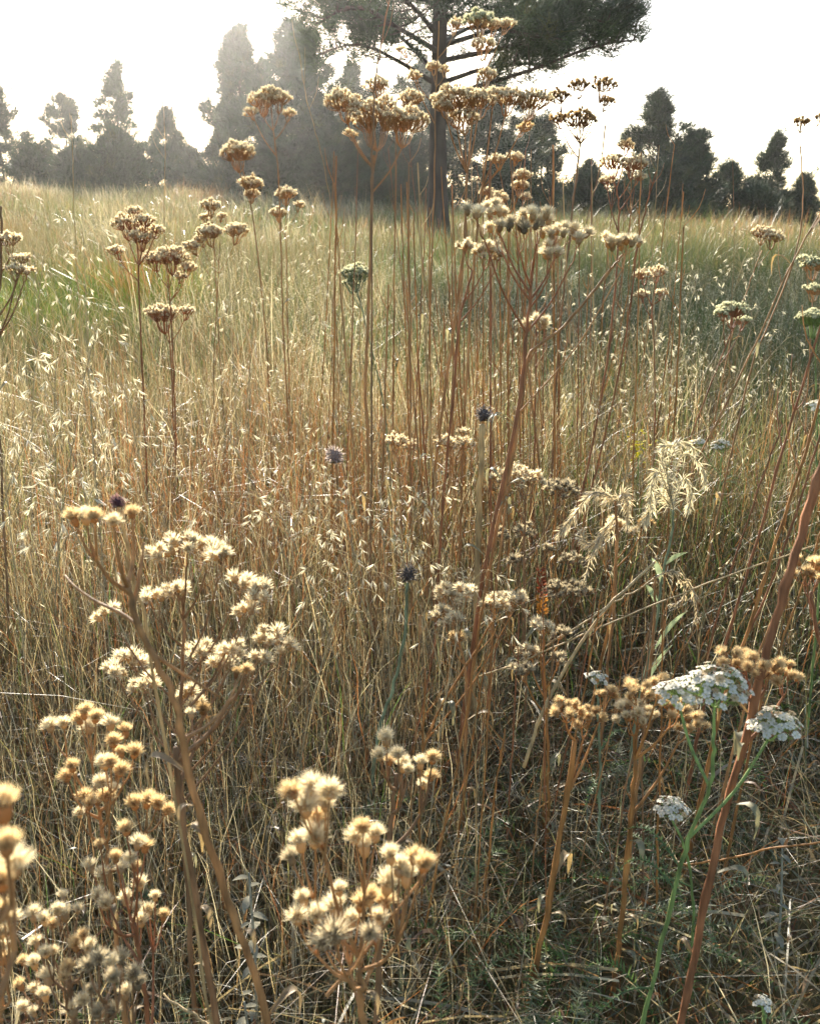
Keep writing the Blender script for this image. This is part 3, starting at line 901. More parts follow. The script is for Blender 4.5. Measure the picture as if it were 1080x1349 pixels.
def yarrow(label, Y, stem, cl, kind='cream', scol='tan', hs=0.0075, rt=1.4, rb=2.4, near=False, group='dried yarrow plants', name='dried_yarrow', cat='dried yarrow',
           ydrift=0.0, leaves=4, tilt=None, bare=None, det=None, ysp=0.02, flat=0.24):
    """stem: photo pixels top to bottom at distance Y; cl: (px, py, width px[, kind]) corymbs; rt, rb stem radii in mm"""
    pts = stem_world(stem, Y, ydrift=ydrift)
    o = pts[-1].copy(); o[2] += 0.01
    root = thing(name, o, label, cat, group)
    sp = make_stem(root, pts, rt / 1000, rb / 1000, scol, o)
    rt = min(rt, 1.5)
    for b in (bare or []):
        bp = spline([P(a_, b_, Y + ysp * 0.5 * j) for j, (a_, b_) in enumerate(b)], 10)
        mb = MB(); tube(mb, bp[::-1], np.linspace(rb, rt * 0.7, 10) / 1000 * 0.75, SCOL[scol] * np.ones(3), 6)
        link('branch', mb.mesh('branch', M_STEM, o), root)
    for ci in cl:
        px, py, wpx = ci[:3]
        kd = ci[3] if len(ci) > 3 and ci[3] else kind
        Yc = Y + rng.normal(0, ysp)
        w_ = wpx * mpp(py, Yc)
        c = P(px, py - wpx * 0.10, Yc)
        heads, dirs = dome_cluster(c, w_, hs, kd, near, flat)
        node = c + np.array([0, 0, -1.0]) * max(w_ * 0.75, hs * 2.2)
        tp = sp[0]
        node[:2] += (tp[:2] - node[:2]) * 0.18
        at = attach_on(sp, node)
        if at[2] > node[2] - 0.003:
            node = node * 0.5 + at * 0.5
            node[2] = min(node[2], c[2] - hs * 1.5)
        bcol = np.array(SCOL[scol]) * (0.85 + 0.3 * rng.random())
        mb = MB()
        midp = (at + node) / 2 + np.array([(node[0] - at[0]) * 0.08, (node[1] - at[1]) * 0.08, -0.02 * np.linalg.norm(node - at)])
        if np.linalg.norm(node - at) > 0.004:
            tube(mb, spline([at, midp, node], 9), np.linspace(rt * 1.0, rt * 0.62, 9) / 1000, bcol, 6, cap=False)
        pedicels(mb, node, heads, dirs, hs, rt * 0.42 / 1000, bcol * 1.1)
        link('branch', mb.mesh('branch', M_STEM, o), root)
        if near:
            fc = bpy.data.objects.new('flower_cluster', None)
            COL.objects.link(fc); fc.parent = root; fc.location = [float(q) for q in (c - o)]
            fc.empty_display_size = 0.02
            for j in range(len(heads)):
                kk = kd
                h_ = link('seed_head', TUFT_MESH[kk, int(rng.integers(0, 5))], fc, [float(q) for q in heads[j] - c])
                from mathutils import Vector
                h_.rotation_mode = 'QUATERNION'
                h_.rotation_quaternion = Vector([float(q) for q in dirs[j]]).to_track_quat('Z', 'Y')
                s_ = hs * (0.85 + 0.35 * rng.random()) * 1.15
                h_.scale = (s_, s_, s_)
        else:
            mbh = MB()
            T = (TUFT_UP if hs > 0.0135 else TUFT_MD if hs > 0.0095 else TUFT_LO)[kd]
            if hs > 0.0135: dirs = unit(dirs * [0.45, 0.45, 1])
            stamp(mbh, T, heads - dirs * hs * 0.35, dirs, hs * (0.9 + 0.4 * rng.random(len(heads))) * 1.12, np.ones((1, 3)) * (0.8 + 0.35 * rng.random((len(heads), 1))))
            link('flower_cluster', mbh.mesh('flower_cluster', M_HEAD, o), root)
    for q in range(leaves):
        f = 0.35 + 0.5 * rng.random()
        i = int(f * (len(sp) - 1))
        dry_leaf(root, sp[i], o, rng.random() * 6.283, 0.02 + 0.03 * rng.random(), np.array([(0.34, 0.24, 0.11), (0.26, 0.24, 0.14)][rng.integers(0, 2)]))
    return root


def tufty(label, Y, stem, groups, kind='cream', scol='tan', hs=0.014, rt=1.5, rb=2.6, name='fluffy_seed_plant', cat='seed plant', ydrift=0.0,
          group='near fluffy seed plants', bare=None, ysp=0.02, leaves=1):
    """groups: list of tuft pixel lists; each tuft a seed head of its own"""
    pts = stem_world(stem, Y, ydrift=ydrift)
    o = pts[-1].copy(); o[2] += 0.01
    root = thing(name, o, label, cat, group)
    sp = make_stem(root, pts, rt / 1000, rb / 1000, scol, o, 12)
    for b in (bare or []):
        bp = spline([P(a_, b_, Y + ysp * 0.5 * j) for j, (a_, b_) in enumerate(b)], 12)
        mb = MB(); tube(mb, bp, np.linspace(rb * 0.5, rt * 0.4, 12) / 1000, np.array(SCOL[scol]) * (0.8 + 0.4 * rng.random((12, 1))), 6)
        link('branch', mb.mesh('branch', M_STEM, o), root)
    from mathutils import Vector
    for gi in groups:
        Yg = Y + rng.normal(0, ysp)
        heads = np.array([P(t_[0], t_[1], Yg + rng.normal(0, 0.012)) for t_ in gi])
        cen = heads.mean(0)
        spread = max(np.abs(heads - cen).max(), hs)
        node = cen + np.array([0, 0, -1.5 * spread - hs * 0.6])
        node[:2] += (sp[0][:2] - node[:2]) * 0.2
        at = attach_on(sp, node, 1.2)
        if at[2] > node[2]:
            node[2] = max(at[2], node[2]) if at[2] < cen[2] - hs else node[2]
        dirs = unit((heads - node) * [1, 1, 1] / max(spread, 1e-4) + np.array([0, 0, 0.9]) + rng.normal(0, 0.15, heads.shape))
        mb = MB()
        bcol = np.array(SCOL[scol]) * (0.85 + 0.3 * rng.random())
        midp = (at + node) / 2 + np.array([(node[0] - at[0]) * 0.10, (node[1] - at[1]) * 0.10, -0.03 * np.linalg.norm(node - at)])
        tube(mb, spline([at, midp, node], 9), np.linspace(rt, rt * 0.6, 9) / 1000, bcol, 6, cap=False)
        for hd, dd in zip(heads, dirs):
            e = hd - dd * hs * 0.30
            tube(mb, spline([node, (node + e) / 2 + np.array([0, 0, -0.004]), e], 6), np.linspace(rt * 0.6, rt * 0.4, 6) / 1000, bcol * (0.9 + 0.4 * rng.random()), 5, cap=False)
        link('branch', mb.mesh('branch', M_STEM, o), root)
        fc = bpy.data.objects.new('flower_cluster', None)
        COL.objects.link(fc); fc.parent = root; fc.location = [float(q) for q in (cen - o)]; fc.empty_display_size = 0.02
        for t_, hd, dd in zip(gi, heads, dirs):
            kd = t_[2] if len(t_) > 2 else (kind if rng.random() < 0.75 else {'cream': 'gold', 'gold': 'cream', 'grey': 'cream', 'brown': 'grey', 'sage': 'grey'}[kind])
            h_ = link('seed_head', TUFT_MESH[kd, int(rng.integers(0, 5))], fc, [float(q) for q in hd - dd * hs * 0.4 - cen])
            h_.rotation_mode = 'QUATERNION'
            h_.rotation_quaternion = Vector([float(q) for q in dd]).to_track_quat('Z', 'Y')
            s_ = hs * (0.80 + 0.5 * rng.random())
            h_.scale = (s_, s_, s_)
    for q in range(leaves):
        i = int((0.3 + 0.5 * rng.random()) * (len(sp) - 1))
        dry_leaf(root, sp[i], o, rng.random() * 6.283, 0.02 + 0.02 * rng.random(), np.array((0.3, 0.22, 0.12)))
    return root


def white_yarrow(label, Y, stem, cl, scol='green', rt=1.4, rb=2.0, hs=0.0055, bare=None, leaves=3):
    pts = stem_world(stem, Y)
    o = pts[-1].copy(); o[2] += 0.01
    root = thing('white_yarrow', o, label, 'white yarrow', 'white yarrow in bloom')
    sp = make_stem(root, pts, rt / 1000, rb / 1000, scol, o)
    for px, py, wpx, dY in cl:
        Yc = Y + dY
        w_ = wpx * mpp(py, Yc)
        c = P(px, py - wpx * 0.18, Yc)
        heads, dirs = dome_cluster(c, w_, hs, None, flat=0.30)
        keep = rng.random(len(heads)) > 0.08; heads, dirs = heads[keep], dirs[keep]
        node = c + np.array([0, 0, -0.55 * w_])
        node[:2] += (sp[0][:2] - node[:2]) * 0.1
        at = attach_on(sp, node, 1.2)
        mb = MB()
        bcol = np.array(SCOL[scol]) * (0.9 + 0.3 * rng.random())
        midp = (at + node) / 2 + np.array([(node[0] - at[0]) * 0.10, (node[1] - at[1]) * 0.10, -0.03 * np.linalg.norm(node - at)])
        tube(mb, spline([at, midp, node], 9), np.linspace(rt, rt * 0.75, 9) / 1000, bcol, 6, cap=False)
        pedicels(mb, node, heads, dirs, hs, rt * 0.4 / 1000, bcol * 1.15)
        link('branch', mb.mesh('branch', M_STEM, o), root)
        mbh = MB()
        stamp(mbh, FLORET, heads, dirs, hs * (0.9 + 0.35 * rng.random(len(heads))), np.where(rng.random((len(heads), 1)) < 0.13, [[0.62, 0.48, 0.32]], [[1, 1, 1]]) * (0.78 + 0.3 * rng.random((len(heads), 1))))
        link('flower_cluster', mbh.mesh('flower_cluster', M_PETAL, o), root)
    for q in range(leaves):
        i = int((0.25 + 0.6 * rng.random()) * (len(sp) - 1))
        mb = MB(); frond(mb, sp[i], rng.random() * 6.283, 0.05 + 0.03 * rng.random(), 0.02, 0.02, (0.13, 0.19, 0.07), 16, 0.006)
        link('leaf', mb.mesh('leaf', M_LEAF, o), root)
    return root


# --- the central stand
yarrow('tall yarrow left of the big trunk with three joined cream heads', 1.45, [(492, 205), (489, 300), (484, 430), (482, 520), (485, 640), (479, 760), (484, 880)],
       [(450, 128, 50), (497, 142, 82), (537, 152, 62), (460, 174, 16)], hs=0.0068, rt=1.9, rb=3.0)
yarrow('tall yarrow with the widest rounded head beneath the big pine', 1.5, [(615, 228), (611, 320), (598, 430), (580, 560), (566, 700), (560, 880)],
       [(600, 124, 66), (632, 126, 46), (582, 138, 26), (612, 150, 40)], hs=0.0068, rt=1.8, rb=2.9)
yarrow('tall yarrow with twin heads and a drooping pinkish one right of the trunk', 1.55, [(634, 250), (626, 330), (616, 470), (608, 640), (604, 820)],
       [(672, 124, 42), (705, 126, 50), (692, 166, 22, 'gold'), (652, 120, 26)], hs=0.0068, rt=1.5, rb=2.5)
yarrow('tallest yarrow of all, its pale heads set against the pine crown', 1.75, [(628, 110), (617, 210), (606, 400), (592, 620), (585, 760)],
       [(630, 22, 42, 'sage'), (650, 30, 26), (668, 30, 22), (636, 56, 34), (641, 96, 28)], hs=0.008, rt=1.1, rb=2.2)
yarrow('thin tall yarrow with small scattered heads in front of the trunk', 1.85, [(578, 28), (574, 130), (570, 300), (562, 560), (556, 720)],
       [(601, 30, 24), (528, 64, 14), (570, 86, 20), (545, 98, 18), (586, 90, 14)], hs=0.0075, rt=0.9, rb=2.0)
yarrow('yarrow with two small heads just behind the three joined heads', 2.05, [(522, 150), (520, 300), (518, 500), (515, 660)],
       [(497, 107, 36), (541, 126, 38)], hs=0.0085, rt=1.2, rb=2.2)
yarrow('dark brown open yarrow with thin heads against the white sky', 1.9, [(764, 190), (757, 245), (749, 320), (735, 460), (725, 640), (722, 720)],
       [(735, 124, 34), (762, 110, 30), (796, 108, 34), (764, 152, 46), (800, 132, 22), (735, 155, 22)], kind='brown', hs=0.0085, rt=1.7, rb=2.4, scol='brown', bare=[[(770, 300), (790, 220), (797, 165)]])
yarrow('cream yarrow with a stepped head in front of the right hand pines', 1.6, [(812, 248), (815, 300), (804, 440), (785, 560), (760, 680)],
       [(826, 190, 22, 'gold'), (808, 210, 38), (836, 212, 36), (798, 236, 20), (842, 232, 18)], hs=0.0068, rt=1.2, rb=2.3, scol='red')
yarrow('yarrow with a rounded lacy head glowing before the dense dark pine', 2.2, [(360, 172), (368, 250), (373, 420), (381, 580)],
       [(344, 128, 38), (368, 126, 34), (330, 146, 18), (382, 148, 18), (356, 118, 26)], hs=0.009, rt=1.2, rb=2.2)
yarrow('yarrow with one small neat dome below and left of the lacy head', 2.1, [(318, 214), (334, 290), (350, 440), (357, 590)],
       [(313, 194, 48), (330, 238, 34), (332, 254, 22)], hs=0.0085, rt=1.1, rb=2.0)
yarrow('short yarrow with two small heads under the lacy head', 2.5, [(376, 270), (378, 360), (380, 480)], [(377, 252, 30), (366, 278, 24), (395, 268, 16)], hs=0.009, rt=1.0, rb=1.8)
yarrow('pinkish yarrow head standing alone far out left of centre', 3.0, [(280, 292), (284, 360), (288, 440)], [(277, 268, 28), (270, 285, 16), (292, 284, 12)], hs=0.011, rt=1.1, rb=1.8)
yarrow('wide loose yarrow at left with a long red stem down to the seed clusters', 1.9, [(182, 330), (186, 450), (193, 600), (195, 700)],
       [(165, 290, 40), (190, 288, 30), (186, 308, 36), (152, 328, 22), (206, 300, 22), (176, 276, 22)], hs=0.008, rt=1.3, rb=2.6, scol='red')
yarrow('yarrow with a broad cream crown just right of the long red stem', 2.1, [(222, 362), (228, 470), (233, 600)], [(202, 337, 32), (226, 332, 46), (248, 350, 24), (238, 362, 18)], hs=0.008, rt=1.2, rb=2.4, scol='red')
yarrow('yarrow with a double pale head out in the left meadow', 2.7, [(290, 320), (286, 400), (282, 470)], [(276, 302, 36), (311, 300, 34), (252, 322, 22), (263, 314, 18)], hs=0.010, rt=1.1, rb=1.8)
yarrow('flat greenish yarrow head above the small green patch at left', 2.2, [(222, 428), (226, 480), (229, 560)], [(214, 410, 46), (246, 408, 22)], hs=0.0085, rt=1.2, rb=2.0, scol='red', flat=0.15)
yarrow('pale grey green young yarrow between the tall stems left of centre', 1.9, [(470, 380), (490, 460), (505, 530), (512, 600)], [(468, 356, 44), (462, 372, 22)], kind='sage', scol='sage', hs=0.0075, rt=1.0, rb=1.8)
yarrow('yarrow with stacked small heads behind the large woolly tufts', 2.4, [(672, 282), (671, 350), (670, 470)], [(655, 208, 24), (678, 205, 20), (688, 228, 26), (685, 242, 24), (655, 258, 32), (640, 250, 18), (692, 258, 16)], hs=0.009, rt=1.0, rb=1.8)
yarrow('branching plant with large woolly cream tufts and a thick red brown stem', 1.12, [(702, 345), (698, 390), (692, 450), (684, 530), (664, 630), (640, 740), (618, 880), (606, 980)],
       [(624, 280, 30), (652, 279, 36, 'cream'), (682, 299, 44, 'grey'), (708, 289, 44), (738, 308, 48), (764, 315, 28), (726, 334, 26, 'cream'), (655, 300, 18, 'cream')],
       hs=0.0145, rt=1.6, rb=3.0, scol='red', flat=0.12)
yarrow('woolly tufts at the end of a long slanting branch right of centre', 1.13, [(820, 336), (806, 352), (780, 386), (740, 432), (697, 468), (684, 530), (668, 630), (646, 740), (622, 880)],
       [(822, 322, 46), (803, 322, 24)], hs=0.0145, rt=1.2, rb=2.6, scol='tan', flat=0.12)
yarrow('single small woolly tuft close beside the thick red brown stem', 1.16, [(704, 440), (697, 475), (686, 540), (670, 640), (655, 760)], [(711, 424, 26)], hs=0.0125, rt=0.9, rb=1.8)
yarrow('short brown headed plant left of the large woolly tufts', 1.4, [(622, 356), (606, 420), (596, 520), (582, 680), (575, 800)], [(614, 324, 22), (642, 328, 40), (658, 334, 22)], kind='cream', hs=0.0125, rt=1.4, rb=2.6, scol='red')
yarrow('yarrow with twin cream heads among sparkling grass right of centre', 1.7, [(858, 402), (862, 500), (861, 590), (852, 700)], [(846, 360, 24), (866, 356, 26), (846, 386, 20), (870, 384, 14)], hs=0.0085, rt=1.2, rb=2.1, scol='red')
yarrow('flat pale yarrow on a slanting stem in the right meadow', 2.0, [(968, 424), (946, 480), (900, 600), (880, 670)], [(965, 406, 42), (978, 422, 22), (950, 412, 18)], kind='sage', hs=0.008, rt=1.2, rb=2.2, scol='red', flat=0.12)
yarrow('cream yarrow leaning beneath the lone conical pine', 2.2, [(1003, 330), (985, 378), (962, 450)], [(1003, 303, 30), (1019, 310, 28)], hs=0.009, rt=1.2, rb=2.0)
yarrow('yarrow with two flat heads cut by the right edge', 1.9, [(1070, 398), (1066, 470), (1060, 560)], [(1072, 346, 36), (1072, 380, 28), (1058, 340, 14)], kind='sage', hs=0.008, rt=1.0, rb=1.8, flat=0.15)
yarrow('broad flat greenish yarrow at the right edge below the two flat heads', 1.8, [(1074, 440), (1074, 520), (1076, 620)], [(1073, 416, 46)], kind='sage', hs=0.0068, rt=1.1, rb=1.9, flat=0.15, scol='green')
yarrow('thin wiry stem with tiny brown heads against the sky at right', 1.5, [(1053, 182), (1057, 260), (1046, 340), (1010, 430), (985, 500)], [(1055, 160, 22), (1081, 154, 16)], kind='brown', hs=0.007, rt=0.8, rb=1.6)
yarrow('yarrow half out of the photo on the left below the tree line', 1.35, [(2, 272), (2, 340), (-4, 480)], [(12, 314, 34), (28, 340, 26), (20, 354, 26), (34, 358, 20)], hs=0.0075, rt=1.4, rb=2.0, scol='brown', flat=0.12)
yarrow('low cream yarrow with two heads deep in the central stems', 1.6, [(525, 602), (528, 680), (530, 770)], [(521, 578, 30), (541, 585, 22)], hs=0.009, rt=1.0, rb=1.8)
yarrow('low cream yarrow with three heads near the dark seed globe', 1.5, [(601, 602), (598, 680), (594, 760)], [(588, 580, 30), (610, 583, 28), (612, 568, 16)], hs=0.0095, rt=1.0, rb=1.8)
yarrow('waist high yarrow with a flat cream head and a greyer one beside it', 1.2, [(691, 660), (690, 740), (691, 840), (692, 900)], [(664, 628, 34), (694, 628, 44), (740, 642, 46, 'grey'), (678, 618, 24)], hs=0.0095, rt=1.2, rb=2.2, scol='brown', flat=0.2)
yarrow('dull grey seed heads low behind the flat cream yarrow', 1.3, [(684, 755), (688, 820), (690, 880)], [(658, 704, 20), (690, 700, 30), (680, 736, 26), (722, 722, 14)], kind='grey', hs=0.010, rt=0.9, rb=1.6, scol='brown')
yarrow('spiky cream tufts low in the centre beneath the dark seed globe', 1.0, [(604, 838), (614, 900), (612, 1000)], [(592, 782, 40), (614, 778, 26), (588, 812, 42), (600, 838, 22, 'gold')], hs=0.0115, rt=1.2, rb=2.0)
yarrow('golden tufted head right of the spiky cream tufts', 1.05, [(652, 812), (622, 865), (585, 925), (560, 980)], [(652, 792, 34), (676, 788, 40)], kind='cream', hs=0.0105, rt=1.2, rb=2.0, scol='orange')
yarrow('ragged grey cream tufts around the rust red spike', 1.0, [(712, 872), (718, 930), (722, 1010)], [(713, 824, 30), (698, 858, 28), (737, 834, 20, 'grey'), (690, 882, 28, 'grey'), (736, 866, 16, 'grey')], hs=0.0105, rt=1.2, rb=2.0, scol='orange')
yarrow('brownish matted heads right of the rust red spike', 1.2, [(742, 800), (746, 870), (748, 940)], [(734, 776, 40), (762, 776, 34), (752, 735, 28)], kind='grey', hs=0.0095, rt=1.1, rb=2.0, scol='brown')
yarrow('orange stemmed yarrow with small tufts between the two silvery plumes', 1.2, [(812, 712), (806, 790), (790, 880), (765, 990)], [(812, 690, 26), (850, 690, 20, 'brown'), (830, 700, 14)], hs=0.0105, rt=1.3, rb=2.6, scol='orange')

# --- front right
yarrow('golden tufted yarrow on an orange stem at lower right', 0.76, [(757, 975), (735, 1120), (708, 1260), (688, 1345)], [(748, 940, 34), (772, 946, 40), (797, 920, 24)], kind='gold', scol='orange', hs=0.0105, rt=2.2, rb=3.2, near=True, leaves=6, group='front yarrow plants')
yarrow('golden yarrow with many forked tufts left of the white blooms', 0.77, [(836, 1000), (831, 1080), (820, 1200), (802, 1345)],
       [(836, 942, 50, 'cream'), (842, 914, 42), (892, 935, 40), (908, 952, 44), (868, 905, 22)], kind='gold', scol='orange', hs=0.0105, rt=2.0, rb=2.8, near=True, leaves=6, group='front yarrow plants')
yarrow('thick red stemmed plant leaning out at right with tan tufts behind', 0.66, [(1120, 480), (1080, 620), (1042, 750), (1008, 865), (985, 960), (955, 1070), (920, 1230), (898, 1345)],
       [(975, 872, 36), (1000, 880, 40), (1030, 890, 42), (958, 868, 22)], kind='gold', scol='red', hs=0.0095, rt=3.1, rb=3.2, near=True, leaves=6, group='front yarrow plants')
white_yarrow('white yarrow bloom with three flat heads on green stems at right', 0.63, [(940, 965), (935, 1030), (906, 1110), (884, 1190), (848, 1345)], [(945, 903, 90, 0.0), (893, 912, 58, 0.04), (1022, 954, 66, 0.02)])
white_yarrow('small white yarrow bloom low below the large white heads', 0.78, [(890, 1090), (905, 1130), (912, 1190)], [(886, 1066, 44, 0.0)], rt=1.1, rb=1.5)
white_yarrow('white yarrow bloom cut by the right edge halfway up', 1.2, [(1080, 560), (1082, 640), (1080, 760)], [(1079, 535, 32, 0.0)], rt=1.2, rb=1.8)
white_yarrow('faded greyish white yarrow between the golden tufts and dark grass', 0.95, [(786, 910), (788, 960), (790, 1010)], [(785, 893, 28, 0.0)], rt=1.1, rb=1.6, scol='sage')
white_yarrow('small pale yarrow bloom right of the silvery plume', 1.8, [(950, 600), (948, 640), (946, 700)], [(950, 586, 28, 0.0), (922, 582, 16, 0.03)], rt=1.1, rb=1.6)
white_yarrow('closed pale yarrow bud at the bottom right corner', 0.62, [(1006, 1336), (1006, 1345), (1005, 1400)], [(1005, 1322, 24, 0.0)], rt=1.4, rb=1.8, hs=0.0045, leaves=1)
yarrow('orange tufted head cut by the right edge above the white blooms', 0.72, [(1068, 780), (1076, 830), (1090, 920)], [(1070, 756, 44)], kind='gold', scol='red', hs=0.0115, rt=1.4, rb=2.0, near=True, leaves=6, group='front yarrow plants')

# --- front left and bottom
tufty('leaning thick stem at left with a few golden tufts on top', 0.50, [(168, 772), (180, 815), (206, 872), (232, 935), (245, 1000), (275, 1110), (312, 1220), (352, 1345)],
      [[(98, 684, 'gold'), (112, 682), (124, 680, 'gold')], [(150, 684)], [(174, 673, 'gold')]], scol='tan', rt=1.6, rb=2.7, hs=0.0125, leaves=5,
      bare=[[(186, 828), (160, 808), (126, 792), (98, 772), (86, 758)], [(238, 975), (275, 955), (300, 925), (318, 888)], [(202, 862), (248, 892), (290, 918)], [(176, 800), (186, 750), (190, 715)]])
yarrow('dense cream tufted plant behind the leaning thick stem', 0.70, [(243, 780), (241, 850), (238, 940), (240, 1040)],
       [(212, 728, 30), (244, 716, 46), (276, 722, 38), (296, 732, 22), (200, 786, 32), (234, 776, 36), (318, 768, 28), (344, 780, 36), (322, 800, 26),
        (356, 838, 34), (372, 852, 26), (346, 866, 24), (262, 858, 42), (294, 872, 40), (308, 856, 24), (172, 872, 46), (150, 886, 24), (192, 896, 34), (250, 918, 34), (140, 806, 22)],
       hs=0.0112, rt=1.1, rb=2.4, scol='brown', near=False, group='near fluffy seed plants', name='fluffy_seed_plant', cat='seed plant', ysp=0.03)
tufty('dark upright stems beside the leaning thick stem', 0.56, [(232, 985), (240, 1080), (262, 1210), (286, 1345)], [[(268, 935, 'brown'), (252, 940)], [(325, 880, 'gold'), (312, 886, 'brown')]], scol='brown', rt=2.0, rb=2.8, hs=0.0115)
tufty('golden tufted plant at the left with a fan of round heads', 0.60, [(128, 1060), (140, 1120), (150, 1200), (160, 1290)],
      [[(66, 956), (84, 952)], [(104, 946), (112, 940), (126, 946), (118, 958)], [(146, 954), (166, 964), (150, 978)], [(160, 990), (178, 992)], [(138, 1006), (160, 1016), (146, 1004)], [(134, 1030), (152, 1036), (140, 1048)], [(96, 1010), (88, 1022)],
       [(112, 1050), (104, 1070), (118, 1060)], [(178, 1060), (194, 1058), (208, 1060), (222, 1066)]], kind='gold', hs=0.0135, rt=1.3, rb=2.2)
tufty('cream and tan tufts crowded below the golden fan at left', 0.52, [(176, 1215), (185, 1270), (196, 1345)],
      [[(166, 1094, 'gold'), (182, 1110), (192, 1114, 'gold'), (172, 1128)], [(132, 1112, 'gold'), (120, 1142), (136, 1150)], [(152, 1130), (160, 1142), (178, 1142)], [(184, 1166), (205, 1180), (196, 1198), (216, 1206)], [(166, 1186), (180, 1194), (186, 1214)], [(128, 1180), (140, 1192)]],
      hs=0.0125, rt=1.2, rb=2.2, scol='red')
tufty('pale tufts massed in the bottom left corner', 0.45, [(92, 1290), (96, 1330), (100, 1400)],
      [[(84, 1180), (76, 1200), (86, 1206), (104, 1196)], [(44, 1206), (58, 1212), (70, 1216)], [(110, 1230), (100, 1246), (116, 1250)], [(48, 1240), (60, 1256), (70, 1250)], [(30, 1264), (46, 1270), (26, 1298), (44, 1300)], [(64, 1290), (84, 1286), (90, 1276)], [(60, 1312), (44, 1332), (30, 1326)]],
      hs=0.0112, rt=1.2, rb=2.0, scol='brown')
tufty('dull grey tufts right of the pale mass in the bottom left corner', 0.43, [(140, 1320), (142, 1345), (146, 1420)],
      [[(116, 1272), (130, 1262)], [(146, 1270), (150, 1288), (160, 1260)], [(176, 1284), (166, 1308), (182, 1296)], [(150, 1330), (128, 1334)], [(110, 1316), (120, 1300), (96, 1330)]], kind='grey', hs=0.0118, rt=1.2, rb=2.0, scol='brown')
tufty('large out of focus tan tufts at the very left edge', 0.24, [(-6, 1200), (-10, 1260), (-14, 1400)], [[(4, 1066), (8, 1112)], [(16, 1140, 'cream'), (0, 1160)]], kind='gold', hs=0.0135, rt=1.5, rb=2.0, ysp=0.01)
tufty('small yellowish tufts on the left edge below the blurred ones', 0.40, [(4, 1290), (2, 1330), (0, 1400)], [[(4, 1202), (16, 1212)], [(4, 1228), (2, 1262)], [(2, 1246), (-8, 1240)]], kind='gold', hs=0.0115, rt=1.1, rb=1.8)
tufty('soft cream tufted plant at bottom centre with big fluffy heads', 0.42, [(474, 1262), (476, 1300), (479, 1400)],
      [[(384, 1040), (412, 1036), (434, 1040), (430, 1056), (402, 1064), (416, 1074)], [(396, 1110), (416, 1106), (382, 1126, 'grey')], [(478, 1086), (494, 1096), (468, 1100), (480, 1116)], [(514, 1126), (546, 1126), (526, 1142), (558, 1138), (536, 1156)],
       [(400, 1182), (390, 1206), (418, 1206)], [(446, 1168), (440, 1196), (462, 1210), (476, 1192)], [(486, 1180), (506, 1190), (510, 1168), (500, 1206)], [(440, 1232, 'grey'), (424, 1240, 'grey'), (488, 1226, 'grey')]],
      hs=0.0158, rt=1.3, rb=2.2, scol='tan', ysp=0.014, bare=[[(430, 1312), (480, 1255), (530, 1190), (580, 1125)]])
tufty('smaller cream tufted plant behind the big fluffy heads', 0.60, [(522, 1020), (516, 1080), (508, 1160), (500, 1250)], [[(508, 976), (500, 996), (514, 1000)], [(530, 1010), (524, 992), (538, 1014)], [(554, 1006), (570, 1000), (568, 1022), (558, 1032)]], hs=0.0125, rt=1.6, rb=2.2, scol='brown')

# ------------------------------------------------------------------ bare stems of the central stand
def dry_stem(label, path, Y, rmm, col, group, ydrift=0.0):
    pts = stem_world(path, Y, ydrift=ydrift)
    o = pts[-1].copy(); o[2] += 0.01
    root = thing('dry_stem', o, label, 'dry stem', group)
    sp = make_stem(root, pts, rmm * 0.55 / 1000, rmm / 1000, col, o, 6)
    for q in range(3):
        i = int((0.02 + 0.25 * rng.random()) * (len(sp) - 1))
        a = rng.random() * 6.283; L_ = 0.02 + 0.05 * rng.random()
        e = sp[i] + np.array([math.cos(a) * L_ * 0.5, math.sin(a) * L_ * 0.5, L_])
        mb = MB()
        tube(mb, spline([sp[i], (sp[i] + e) / 2 + np.array([math.cos(a), math.sin(a), 0]) * L_ * 0.12, e], 5), np.linspace(rmm * 0.35, rmm * 0.15, 5) / 1000, np.array(SCOL[col]) * 1.1, 5)
        link('twig', mb.mesh('twig', M_STEM, o), root)
    return root


STAND = 'bare brown stems in the dense central stand'
for q in range(112):
    Y = 1.4 + 1.3 * rng.random()
    px = rng.normal(640, 105) if q < 90 else rng.uniform(430, 900)
    px = float(np.clip(px, 440, 900))
    top = rng.uniform(190, 470)
    ln = rng.normal(0.0, 26) - (px - 640) * 0.10
    d = math.atan2(EYE, Y) - PITCH
    foot = 674 + FPX * math.tan(d)
    dry_stem('bare brown stem rising through the dense central stand of yarrow', [(px, top), (px + ln * 0.3, top + (foot - top) * 0.35), (px + ln * 0.7, top + (foot - top) * 0.7), (px + ln, foot - 20)],
             Y, 1.1 + 1.2 * rng.random(), ['tan', 'red', 'straw', 'orange', 'orange'][rng.integers(0, 5)], STAND)
LOWR = 'thin brown stems in the lower right foreground'
for q in range(30):
    Y = 0.80 + 0.45 * rng.random()
    px = rng.uniform(540, 930); top = rng.uniform(760, 960)
    foot = 674 + FPX * math.tan(math.atan2(EYE, Y) - PITCH)
    ln = rng.normal(-35, 40)
    dry_stem('thin brown stem standing in the dark tangle at lower right', [(px, top), (px + ln * 0.3, top + (foot - top) * 0.35), (px + ln * 0.7, top + (foot - top) * 0.7), (px + ln, foot - 15)],
             Y, 0.8 + 0.7 * rng.random(), ['tan', 'red', 'orange', 'straw', 'brown'][rng.integers(0, 5)], LOWR)
RIGHT = 'reddish stems slanting at the right edge'
